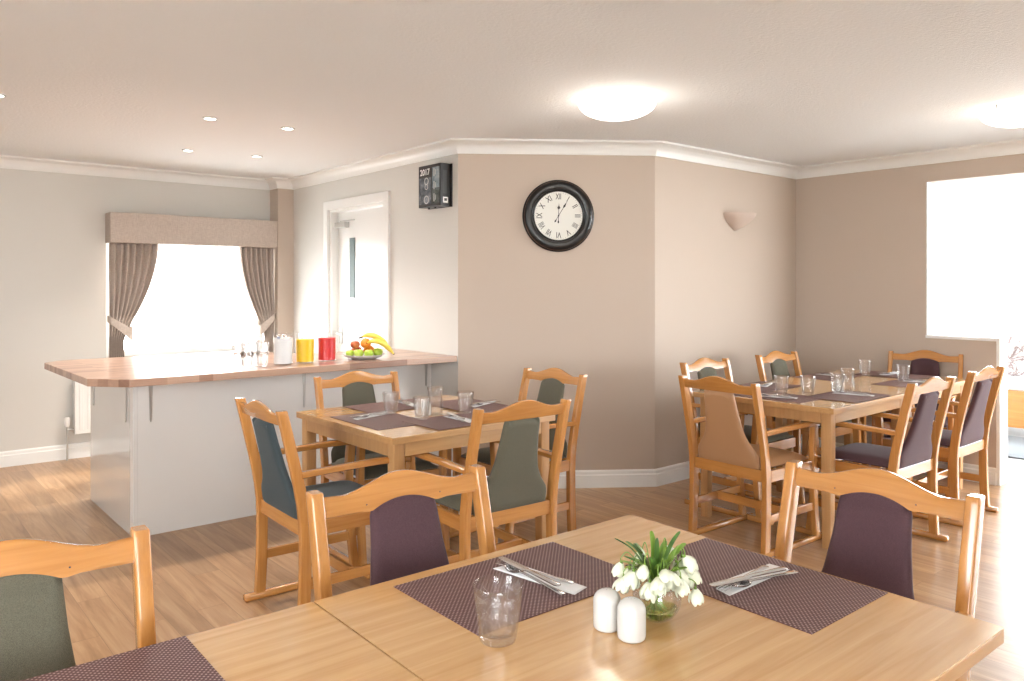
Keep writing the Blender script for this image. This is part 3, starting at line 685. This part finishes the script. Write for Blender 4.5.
def wbracket(x, y, rz, h=.20, label=''):
    h += .0
    r = empty('shelf_bracket', (x, y, ZC-.0425), rz, label=label, cat='bracket', group='steel brackets under the worktop')
    bm = bmesh.new()
    loft(bm, [[(-w, -.004, -z), (w, -.004, -z), (w, -.0005, -z), (-w, -.0005, -z)] for w, z in ((.013, .001), (.010, .06), (.006, h-.012), (.003, h))])
    obj('wall_arm', bm, M['bracket'], r)
    obj('top_arm', prism(bmesh.new(), [(-.013, -.004), (.013, -.004), (.008, -.20), (-.008, -.20)], Matrix.Translation((0, 0, -.0025)), .003), M['bracket'], r)
    bm = bmesh.new()
    for z in (.02, .06, h-.02): lathe(bm, [(0, -.002), (.004, -.001), (.004, .001), (0, .0015)], 10, z0=0, cx=0, cy=0)
    bm.free()
    bm = bmesh.new(); lathe(bm, [(0, 0), (.005, 0), (.004, .002), (0, .0025)], 12)
    for v in bm.verts: v.co = Matrix.Translation((0, -.0042, -h+.004)) @ Matrix.Rotation(R(90), 4, 'X') @ v.co
    obj('screw', bm, M['bracket'], r)
wbracket(1.27, 4.66, 0, .24, 'steel bracket on the counter front near its left corner')
wbracket(2.19, 4.66, 0, .25, 'steel bracket on the counter front behind the middle table chair')
wbracket(3.12, 4.66, 0, .19, 'short steel bracket on the counter front by the wall end')
wbracket(1.1775, 4.80, R(-90), .25, 'steel bracket on the counter end panel close to the corner')
wbracket(1.1815, 5.60, R(-90), .25, 'steel bracket at the far back of the counter end panel')
# jugs
juice_o = pbr('orange_juice', (.96, .62, .01), .3); juice_r = pbr('red_squash', (.70, .02, .03), .3)
clear = thin('clear_plastic')
def pitcher(x, y, kind, label):
    r = empty('drinks_jug', (x, y, ZC+.0012), R(-50), label=label, cat='jug'); r.scale = (1.12, 1.12, .97)
    bm = bmesh.new()
    def mod(a, z, i): return (1/max(abs(cos(a)), abs(sin(a)))*.55+.45) if True else 1
    lathe(bm, [(0, 0), (.047, 0), (.050, .004), (.053, .19), (.0515, .19), (.0485, .006), (0, .005)], 40, lambda a, z, i: .93+.07/max(abs(cos(a)), abs(sin(a))))
    obj('jug_body', bm, M['pane'] if kind != 'water' else M['pane'], r, smooth=60)
    bm = bmesh.new(); tube(bm, smooth_path([(0, .053, .16), (0, .085, .165), (0, .092, .10), (0, .08, .05), (0, .052, .045)], 5), .006, 8); obj('jug_handle', bm, M['pane'], r, smooth=180)
    hh = {'water': .168, 'orange': .150, 'red': .152}[kind]
    bm = bmesh.new(); lathe(bm, [(0, .0065), (.0475, .0075), (.0475+.002*hh/.15, hh), (0, hh)], 40, lambda a, z, i: .93+.065/max(abs(cos(a)), abs(sin(a))))
    obj({'water': 'water', 'orange': 'orange_juice', 'red': 'red_squash'}[kind], bm, {'water': pbr('cloudy_water', (.86, .88, .89), .1, 0, .5), 'orange': juice_o, 'red': juice_r}[kind], r, smooth=60)
    bm = bmesh.new(); lathe(bm, [(0, .1915), (.052, .1915), (.052, .197), (.03, .199), (0, .199)], 40, lambda a, z, i: .93+.07/max(abs(cos(a)), abs(sin(a)))); obj('lid', bm, M['pane'], r, smooth=40)
    if kind == 'water':
        bm = bmesh.new(); lathe(bm, [(0, 0), (.009, 0), (.009, .0006), (0, .0006)], 20)
        for k in range(3):
            box(bm, -.011, .011, -.0012, .0012, .0006, .0011, Matrix.Rotation(R(60*k), 4, 'Z'))
        for v in bm.verts: v.co = Matrix.Translation((0, -.0545, .172)) @ Matrix.Rotation(R(90), 4, 'X') @ v.co
        e = obj('emblem', bm, pbr('grey_blue_print', (.30, .36, .48), .5), r)
pitcher(2.0, 4.545, 'water', 'clear drinks jug of water, leftmost of the three jugs on the counter')
pitcher(2.155, 4.572, 'orange', 'clear drinks jug of orange juice on the counter')
pitcher(2.318, 4.598, 'red', 'clear drinks jug of red squash on the counter beside the orange juice')
for (a_, b_, l) in ((-.062, .0, 'leftmost stack'), (.006, -.055, 'front middle stack'), (.0, .075, 'rear middle stack'), (.072, .015, 'right stack beside the water jug')):
    x, y = 1.785+a_*.765+b_*.644, 4.535-a_*.644+b_*.765
    glass_at(x, y, ZC+.0015, 'clear tumbler on the counter, lower glass of the '+l, 'tumblers on the counter', .97)
    glass_at(x, y, ZC+.0615, 'clear tumbler on the counter, upper glass of the '+l, 'tumblers on the counter', .97, .3)
# fruit plate
px, py = 2.565, 4.560
pl = obj('fruit_plate', lathe(bmesh.new(), [(0, 0), (.07, 0), (.075, .003), (.105, .014), (.124, .026), (.1235, .0275), (.103, .017), (.073, .006), (0, .005)], 48), M['ceramic'], smooth=180)
pl.location = (px, py, ZC+.0012); pl.scale = (1.13, 1.13, 1.1); tag(pl, 'shallow white plate piled with fruit on the counter', 'plate')
def fruit_mat(name, c1, c2, sc=6, rough=.3):
    m, t, b = nt(name); f = noise(t, mapped(t, (1, 1, 1)), sc*8, 4); t.links.new(ramp(t, f, [(.35, c1), (.65, c2)]), b.inputs['Base Color']); b.inputs['Roughness'].default_value = rough; return m
F = {'ga': fruit_mat('green_apple_skin', (.32, .50, .04), (.50, .62, .10)), 'ra': fruit_mat('red_apple_skin', (.32, .04, .02), (.55, .18, .05), 3), 'or': fruit_mat('orange_skin', (.80, .22, .02), (.88, .30, .03), 10, .45), 'ba': fruit_mat('banana_skin', (.80, .60, .06), (.86, .72, .16), 2, .45), 'st': pbr('fruit_stalk', (.07, .045, .02), .8)}
def apple(kind, name, dx, dy, z, r, label):
    z *= 1.13; r *= 1.13
    e = empty(name, (px+dx, py+dy, ZC+z), rnd.random()*6, label=label, cat='fruit', group='fruit on the plate')
    bm = bmesh.new()
    if kind == 'or': prof = [(r*sin(q), r-r*.96*cos(q)) for q in [k*pi/16 for k in range(17)]]
    else: prof = [(r*sin(q)*(1+.06*cos(q-.6)), r*.95-r*.93*cos(q)-(r*.28*max(0, -cos(q))**6)) for q in [pi*k/18 for k in range(19)]]
    prof[0] = (0, prof[0][1]); prof[-1] = (0, prof[-1][1]); lathe(bm, prof, 28); obj('skin', bm, F[kind], e, smooth=180)
    zt = prof[-1][1]; bm = bmesh.new(); tube(bm, [(0, 0, zt-.001), (.001, 0, zt+.006), (.003, 0, zt+(.014 if kind != 'or' else .002))], .0014, 6); obj('stalk', bm, F['st'], e)
vdx, vdy = .765, -.644     # to the right in the photo
fdx, fdy = -.644, -.765    # towards the photographer
def rel(a, b): return a*vdx+b*fdx, a*vdy+b*fdy
for k, n_, a_, b_, z_, r_, l in (('ga', 'green_apple', -.076, .025, .012, .025, 'green apple at the left edge of the fruit plate'), ('ga', 'green_apple', -.020, .058, .013, .028, 'green apple at the front of the fruit plate, left of centre'), ('ga', 'green_apple', .038, .052, .013, .027, 'green apple at the front centre of the fruit plate'),
        ('ga', 'green_apple', .080, .002, .014, .029, 'larger green apple at the right of the fruit plate'), ('ra', 'red_apple', -.052, -.04, .018, .030, 'red apple at the back left of the fruit plate'), ('or', 'orange', .022, -.038, .012, .033, 'orange lying at the back of the fruit plate'), ('or', 'orange', .010, .002, .060, .031, 'orange on top of the green apples'), ('ra', 'red_apple', -.050, .012, .060, .027, 'red apple on top at the left of the fruit pile')):
    dx, dy = rel(a_*1.13, b_*1.13); apple(k, n_, dx, dy, z_, r_, l)
def banana(off, z, bend, label, b0):
    e = empty('banana', (px, py, ZC), 0, label=label, cat='fruit', group='fruit on the plate'); bm = bmesh.new(); pts = []
    for i in range(15):
        t = i/14; q = -1.05+1.95*t; a_ = -.005+.16*t+off; zz = z+.052*sin(pi*(t*.62+.18))-.075*t*t; b_ = b0+bend*sin(pi*t); dx, dy = rel(a_*1.08, b_*1.08); pts.append((dx, dy, zz))
    tube(bm, pts, lambda t: .0165*min(1, .25+t*3.2, .3+(1-t)*4), 8); obj('skin', bm, F['ba'], e, smooth=60)
    p0, p1 = Vector(pts[0]), Vector(pts[1]); d = (p0-p1).normalized(); bm = bmesh.new(); tube(bm, [p0+d*.0, p0+d*.012, p0+d*.022], .0048, 7); obj('stem', bm, F['st'], e, smooth=180)
    p0, p1 = Vector(pts[-1]), Vector(pts[-2]); d = (p0-p1).normalized(); bm = bmesh.new(); tube(bm, [p0, p0+d*.006], .005, 7); obj('tip', bm, F['st'], e, smooth=180)
banana(-.022, .112, .010, 'banana lying over the back of the fruit pile', -.06)
banana(-.006, .116, .012, 'banana in the middle lying over the fruit pile', -.022)
banana(.030, .080, .014, 'banana at the front right lying over the fruit pile', .030)

# ---------------------------------------------------------------- curtains, valance, radiator
o = obj('pelmet', B(1.592, 3.0135, 6.975, YW-.001, 1.757, 2.006), M['linen'], bevel=.004); tag(o, 'fabric-covered box pelmet above the curtained window', 'pelmet')
def curtain(xo, xi, sgn, label):
    """xo outer edge, xi inner edge at the top, tied back towards xo"""
    r = empty('curtain', (xo, 7.05, 0), label=label, cat='curtain', group='linen curtains')
    bm = bmesh.new(); nz, nx = 44, 90; W = xi-xo; rings = []
    for j in range(nz+1):
        z = 1.757-(1.757-.665)*j/nz
        if z > 1.12:
            t = (1.757-z)/(1.757-1.12); inner = 1-.52*t**1.9; outer = .0
        else:
            t = (1.12-z)/(1.12-.60); inner = .48-.20*min(1, t*3)+.10*max(0, t-.4); outer = 0
        if .98 < z < 1.16: pinch = .55
        else: pinch = 1
        row = []
        for i in range(nx+1):
            s = i/nx; fold = sin(s*2*pi*7+.8*sin(3*s)+.5*sin(z*5))
            x = W*(outer+(inner-outer)*s)
            y = .028*fold*pinch*(1 if z > 1.12 else .8)+.012*sin(s*5+z*3)-.01*(1-abs(z-1.1))
            row.append((x, y, z))
        rings.append(row)
    vs = [[bm.verts.new(p) for p in r_] for r_ in rings]
    for i in range(nz):
        for j in range(nx): bm.faces.new((vs[i][j], vs[i][j+1], vs[i+1][j+1], vs[i+1][j]))
    c = obj('curtain_cloth', bm, M['linen'], r, smooth=180); md = c.modifiers.new('th', 'SOLIDIFY'); md.thickness = .003
    bm = bmesh.new(); rr2 = []
    for k in range(28):
        q = 2*pi*k/28; s = .5-.5*cos(q); x = W*(-.035+.50*s); yy = (-.05 if q < pi else .045)*abs(sin(q))**.6-.003
        zc_ = 1.13-.15*s if q < pi else 1.13-.12*s
        h = .028+.022*s; rr2.append([(x, yy, zc_-h), (x, yy*1.08-.001, zc_-h), (x, yy*1.08-.001, zc_+h), (x, yy, zc_+h)])
    vs = [[bm.verts.new(p) for p in r_] for r_ in rr2]
    for i in range(28):
        for j in range(4): bm.faces.new((vs[i][j], vs[i][(j+1) % 4], vs[(i+1) % 28][(j+1) % 4], vs[(i+1) % 28][j]))
    obj('tieback', bm, M['linen'], r, smooth=60)
curtain(1.60, 1.985, 1, 'taupe curtain tied back at the left side of the window')
curtain(3.005, 2.67, -1, 'taupe curtain tied back at the right side of the window')
rd = empty('radiator', (2.1, YW, .0), label='white panel radiator on the wall under the curtained window, behind the counter end', cat='radiator')
bm = bmesh.new(); box(bm, -.745, .75, -.11, -.09, .21, .64); box(bm, -.745, .75, -.05, -.03, .21, .64)
for k in range(26): box(bm, -.72+.056*k, -.69+.056*k, -.116, -.1101, .24, .61)
obj('panel', bm, M['white'], rd, bevel=.004)
obj('top_grille', B(-.745, .75, -.11, -.03, .6405, .648), M['white'], rd)
obj('side_cover', B(-.752, -.7455, -.112, -.028, .21, .648), M['white'], rd)
for x in (-.5, .5): obj('wall_bracket', B(x-.02, x+.02, -.03, -.0005, .25, .6), M['white'], rd)
bm = bmesh.new(); lathe(bm, [(0, .27), (.014, .272), (.020, .285), (.021, .33), (.017, .345), (0, .347)], 20, lambda a, z, i: 1-.04*(sin(8*a) > 0), cx=-.80, cy=-.07); obj('valve_head', bm, M['white'], rd, smooth=30)
bm = bmesh.new(); tube(bm, [(-.80, -.07, .002), (-.80, -.07, .27)], .0075, 10); tube(bm, [(-.80, -.07, .245), (-.7525, -.07, .245)], .011, 10); obj('pipe', bm, M['bracket'], rd, smooth=50)

# ---------------------------------------------------------------- wall clock
ang = math.atan2(3.53-4.34, 4.28-3.17)     # direction of the clock wall
nrm = Vector((math.sin(ang), -math.cos(ang), 0))
ck = bpy.data.objects.new('wall_clock', None); C.objects.link(ck); ck.location = Vector((3.729, 3.932, 1.885))+nrm*.0005
ck.rotation_euler = (R(90), 0, ang); tag(ck, 'round wall clock with wide black frame and Roman numerals', 'clock')
bm = lathe(bmesh.new(), [(0, .001), (.246, .001), (.250, .006), (.249, .014), (.240, .020), (.236, .030), (.222, .040), (.200, .042), (.186, .036), (.180, .026), (.172, .024), (.168, .020), (0, .020)], 96); obj('clock_frame', bm, M['black'], ck, smooth=35)
obj('rim_line', lathe(bmesh.new(), [(.2365, .0285), (.2395, .0255), (.2385, .0295), (.2365, .0315), (.2365, .0285)], 96), pbr('bronze_rub', (.12, .06, .035), .4), ck, smooth=180)
obj('dial', lathe(bmesh.new(), [(0, .0203), (.167, .0203), (.167, .0215), (0, .0215)], 96), M['clockface'], ck, smooth=30)
for k, s in enumerate(['XII', 'I', 'II', 'III', 'IIII', 'V', 'VI', 'VII', 'VIII', 'IX', 'X', 'XI']):
    q = -2*pi*k/12; bm = merge(bmesh.new(), text_bm(s, .052, .0003), Matrix.Rotation(q, 4, 'Z') @ Matrix.Translation((0, .131, .0224)) @ Matrix.Diagonal((.62 if len(s) > 2 else .8, 1.1, 1, 1))); obj('numeral', bm, M['ink'], ck)

bm = bmesh.new()
for k in range(60):
    box(bm, -.0007, .0007, .156, .161, .0216, .0222, Matrix.Rotation(2*pi*k/60, 4, 'Z'))
bmesh.ops.translate(bm, verts=bm.verts, vec=(0, 0, 0)); obj('minute_marks', bm, M['ink'], ck)
def hand(name, L, q, z, w):
    bm = prism(bmesh.new(), [(-.0018, -.03), (-.006, -.045), (0, -.054), (.006, -.045), (.0018, -.03), (.0018, L*.5), (w, L*.62), (.002, L*.8), (0, L), (-.002, L*.8), (-w, L*.62), (-.0018, L*.5)], Matrix.Rotation(-q, 4, 'Z') @ Matrix.Translation((0, 0, z)), .001); obj(name, bm, M['ink'], ck)
hand('hour_hand', .088, R(2), .0245, .011); hand('minute_hand', .125, R(31), .0265, .007)
obj('hub', lathe(bmesh.new(), [(0, .0217), (.005, .0217), (.005, .0280), (0, .0285)], 20), M['ink'], ck)

# ---------------------------------------------------------------- calendar box
cb = bpy.data.objects.new('calendar_box', None); C.objects.link(cb); cb.location = (3.17, 4.548, 2.10); tag(cb, 'black boxed wall calendar reading 2017, mounted high beside the corner', 'calendar')
obj('case', B(-.098, -.012, -.135, .135, -.146, .148), pbr('dark_case', (.02, .02, .022), .35), cb, bevel=.004)
obj('back_plate', B(-.011, -.0006, -.145, .135, -.150, .150), M['black'], cb, bevel=.002)
bl = pbr('case_slots', (.006, .006, .006), .6); obj('side_slot', B(-.075, -.045, -.1375, -.1352, -.06, .10), pbr('slot_grey', (.05, .05, .052), .5), cb)
obj('side_label', B(-.075, -.035, -.1375, -.1352, -.125, -.085), M['napkin'], cb); obj('label_mark', B(-.066, -.044, -.138, -.1377, -.112, -.094), M['ink'], cb)
fr = lambda y0, y1, z0, z1, c, n: obj(n, B(-.1005, -.0985, y0, y1, z0, z1), c, cb)
def photo_mat(name, c1, c2, sc):
    m, t, b = nt(name); f = noise(t, mapped(t, (1, 1, 1)), sc, 5, .7); t.links.new(ramp(t, f, [(.35, c1), (.6, c2), (.8, (.55, .58, .6))]), b.inputs['Base Color']); b.inputs['Roughness'].default_value = .2; return m
fr(-.025, .120, -.125, .060, photo_mat('photo_panel_large', (.04, .05, .06), (.22, .25, .29), 18), 'picture_panel')
fr(-.125, -.040, -.02, .125, photo_mat('photo_panel_blue', (.12, .17, .20), (.28, .34, .38), 14), 'side_picture')
fr(-.125, -.040, -.125, -.025, photo_mat('photo_panel_grey', (.03, .04, .04), (.16, .19, .18), 14), 'lower_picture')
fr(-.025, .125, .068, .128, M['ink'], 'year_panel')
Mface = Matrix(((0, 0, -1, 0), (-1, 0, 0, 0), (0, 1, 0, 0), (0, 0, 0, 1)))   # text x -> -Y, y -> Z, normal -> -X
bm = merge(bmesh.new(), text_bm('2017', .060, .0012), Matrix.Translation((-.1012, .050, .098)) @ Mface); obj('year_text', bm, M['napkin'], cb)
bm = bmesh.new()
for z, s in ((.035, .026), (-.005, .020), (-.095, .030)):     # pale round and slanting motifs of the pictures
    lathe(bm, [(s*.75, 0), (s, 0), (s, .0008), (s*.75, .0008), (s*.75, 0)], 24)
    for v in bm.verts:
        if abs(v.co.z) < .01 and abs(v.co.x) < .05 and not v.tag: v.co = Matrix.Translation((-.1007, .030, z)) @ Mface @ v.co; v.tag = True
obj('picture_motif', bm, pbr('motif_white', (.55, .56, .57), .4), cb)
bm = bmesh.new()
for z in (.09, 0, -.085):
    box(bm, -.1013, -.1007, -.070, -.058, z-.028, z+.028); box(bm, -.1013, -.1007, -.086, -.079, z-.018, z+.018)
obj('column_print', bm, pbr('print_pale', (.45, .47, .48), .4), cb)
bm = bmesh.new(); 
for y in (.06, -.02): lathe(bm, [(0, -.158), (.008, -.158), (.006, -.1462), (0, -.1462)], 12, cx=-.06, cy=y)
obj('foot', bm, M['black'], cb)

# ---------------------------------------------------------------- plaster wall sconce
sc_ = empty('wall_sconce', (5.27, 3.5295, 1.965), label='half-bowl plaster uplighter on the back wall', cat='wall light')
bm = bmesh.new(); rings = []
for k in range(10):
    t = k/9; rr_ = (.165*(1-t**1.7)+.012, .125*(1-t**1.9)+.006); z = -.135*t
    rings.append([(-.03*t+rr_[0]*cos(pi+pi*i/20), rr_[1]*sin(pi+pi*i/20), z) for i in range(21)])
loft(bm, rings); obj('bowl', bm, paint('plaster', (.56, .45, .38)), sc_, smooth=60)
# ---------------------------------------------------------------- ceiling lights
dome = emit('lit_dome', (1, .95, .88), 4); spotm = emit('lit_spot', (1, .93, .82), 14)
def ceiling_lamp(x, y, label, rz):
    r = empty('ceiling_light', (x, y, H-.0005), rz, label=label, cat='ceiling light', group='dome ceiling lights')
    obj('base', lathe(bmesh.new(), [(0, 0), (.17, 0), (.175, -.012), (.16, -.018), (0, -.018)], 48), M['white'], r, smooth=40)
    obj('glass_shade', lathe(bmesh.new(), [(0, -.0185), (.19, -.0185), (.205, -.022), (.207, -.027)]+[(.205*cos(q), -.030-.082*sin(q)) for q in [k*pi/2/12 for k in range(1, 12)]]+[(0, -.112)], 64), dome, r, smooth=60)
    for k in range(3):
        q = 2*pi*k/3+.6; o = obj('clip', B(-.004, .004, -.004, .010, -.038, -.012), M['bracket'], r, bevel=.002); o.location = (.2125*cos(q), .2125*sin(q), 0); o.rotation_euler = (0, 0, q+pi/2)
    l = bpy.data.lights.new('lamp_glow', 'POINT'); l.energy = 5; l.color = (1, .9, .78); l.shadow_soft_size = .12; lo_ = bpy.data.objects.new('lamp_glow', l); C.objects.link(lo_); lo_.location = (x, y, H-.30)
ceiling_lamp(3.10, 2.814, 'lit dome ceiling light in the middle of the room', 0)
ceiling_lamp(4.95, 1.49, 'lit dome ceiling light cut off by the right edge of the photo', R(10))
def downlight(x, y, label):
    r = empty('downlight', (x, y, H), label=label, cat='ceiling light', group='recessed downlights')
    obj('trim_ring', lathe(bmesh.new(), [(.032, -.0005), (.043, -.0005), (.042, -.005), (.033, -.008), (.032, -.0005)], 36), M['bracket'], r, smooth=40)
    obj('lens', lathe(bmesh.new(), [(0, -.0008), (.0315, -.0008), (.0315, -.004), (0, -.006)], 32), spotm, r, smooth=60)
    l = bpy.data.lights.new('spot_glow', 'SPOT'); l.energy = 60; l.spot_size = R(112); l.spot_blend = .7; l.color = (1, .93, .84); l.shadow_soft_size = .02; lo_ = bpy.data.objects.new('spot_glow', l); C.objects.link(lo_); lo_.location = (x, y, H-.02)
for x, y, l in ((1.616, 4.709, 'recessed downlight over the counter front, left one'), (2.095, 4.689, 'recessed downlight over the counter front, right one'), (1.872, 5.922, 'recessed downlight nearer the window, left one'), (2.364, 5.853, 'recessed downlight nearer the window, right one'), (.565, 4.85, 'recessed downlight at the left edge of the photo')): downlight(x, y, l)

# ---------------------------------------------------------------- sun room furniture
sf = empty('sofa', (8.72, 1.95, 0), label='low white sofa with wooden front panel in the bright room beyond the doorway', cat='sofa')
obj('front_panel', B(-.40, -.37, -1.05, 1.05, .07, .42), M['beech_y'], sf, bevel=.006)
obj('side_panel', B(-.369, .45, 1.02, 1.05, .07, .42), M['oak_leg'], sf, bevel=.006)
obj('seat_cushion', B(-.41, .44, -1.06, 1.06, .421, .50), M['napkin'], sf, bevel=.03, seg=4)
obj('back_cushion', B(.20, .44, -1.05, 1.05, .501, .86), M['napkin'], sf, bevel=.05, seg=4)
for x in (-.34, .38):
    for y in (-.95, .95): obj('foot', lathe(bmesh.new(), [(0, 0), (.022, 0), (.03, .069), (0, .069)], 16, cx=x, cy=y), M['oak_leg'], sf)
def floral():
    m, t, b = nt('floral_cotton'); f = noise(t, mapped(t, (1, 1, 1)), 9, 3, .6, .6)
    t.links.new(ramp(t, f, [(.45, (.45, .42, .41)), (.52, (.13, .09, .09)), (.60, (.42, .38, .38))]), b.inputs['Base Color']); b.inputs['Roughness'].default_value = .9; return m
bm = bmesh.new(); rings = []
for k in range(9):
    q = -pi/2+pi*k/8; s = max(.02, cos(q))**.5; rings.append([(.09*sin(q), .2*s*(abs(cos(a_))**.45)*(1 if cos(a_) > 0 else -1), .2*s*(abs(sin(a_))**.45)*(1 if sin(a_) > 0 else -1)) for a_ in [2*pi*i/28 for i in range(28)]])
loft(bm, rings); o = obj('cushion', bm, floral(), smooth=70); o.location = (8.72, 2.76, .715); o.rotation_euler = (R(4), R(14), 0); tag(o, 'pale patterned cushion propped upright on the white sofa', 'cushion')
rg = obj('rug', B(7.2, 8.2, 1.2, 2.75, .0005, .012), pbr('pale_grey_rug', (.11, .125, .14), .9), bevel=.004); tag(rg, 'pale grey rug on the floor in front of the sofa', 'rug')

# ---------------------------------------------------------------- light
w = bpy.data.worlds.new('sky'); bpy.context.scene.world = w; w.use_nodes = True; t = w.node_tree; bg = t.nodes['Background']
bg.inputs['Color'].default_value = (.93, .97, 1, 1); bg.inputs['Strength'].default_value = 20
def portal(x, y, z, sx, sz, rot):
    l = bpy.data.lights.new('window_portal', 'AREA'); l.shape = 'RECTANGLE'; l.size = sx; l.size_y = sz; l.cycles.is_portal = True
    o = bpy.data.objects.new('window_portal', l); C.objects.link(o); o.location = (x, y, z); o.rotation_euler = rot; return o
portal(2.265, YW+.12, 1.365, 1.3, 1.1, (R(-90), 0, 0))
portal(-1.0, YB-.12, 1.3, 1.8, 1.6, (R(90), 0, 0))
portal(X0-.12, YB+3.2, 1.45, 2.0, 1.3, (R(90), 0, R(-90)))
portal(sx1+.09, 1.5, 1.415, 6.4, 1.7, (R(90), 0, R(90)))
portal(7.9, sy1+.09, 1.4, 2.9, 1.7, (R(-90), 0, 0))
portal(7.9, sy0-.09, 1.3, 2.9, 1.9, (R(90), 0, 0))
sl = bpy.data.lights.new('sun', 'SUN'); sl.energy = 3.2; sl.angle = R(1.5); sl.color = (1, .95, .86)
so = bpy.data.objects.new('sun', sl); C.objects.link(so); so.location = (12, 14, 12); so.rotation_euler = Vector((-1, -.62, -1)).to_track_quat('-Z', 'Y').to_euler()
# ---------------------------------------------------------------- camera
cam = bpy.data.cameras.new('camera'); co = bpy.data.objects.new('camera', cam); C.objects.link(co); bpy.context.scene.camera = co
co.location = (0, 0, 1.40); co.rotation_euler = (R(90), 0, R(-40.1)); cam.sensor_width = 36; cam.lens = 780/1024*36
cam.shift_y = -(340.5-286)/1024; cam.clip_start = .02; cam.clip_end = 200
vs_ = bpy.context.scene.view_settings; vs_.view_transform = 'Standard'; vs_.look = 'None'; vs_.gamma = 1; vs_.use_curve_mapping = False; vs_.exposure = .08
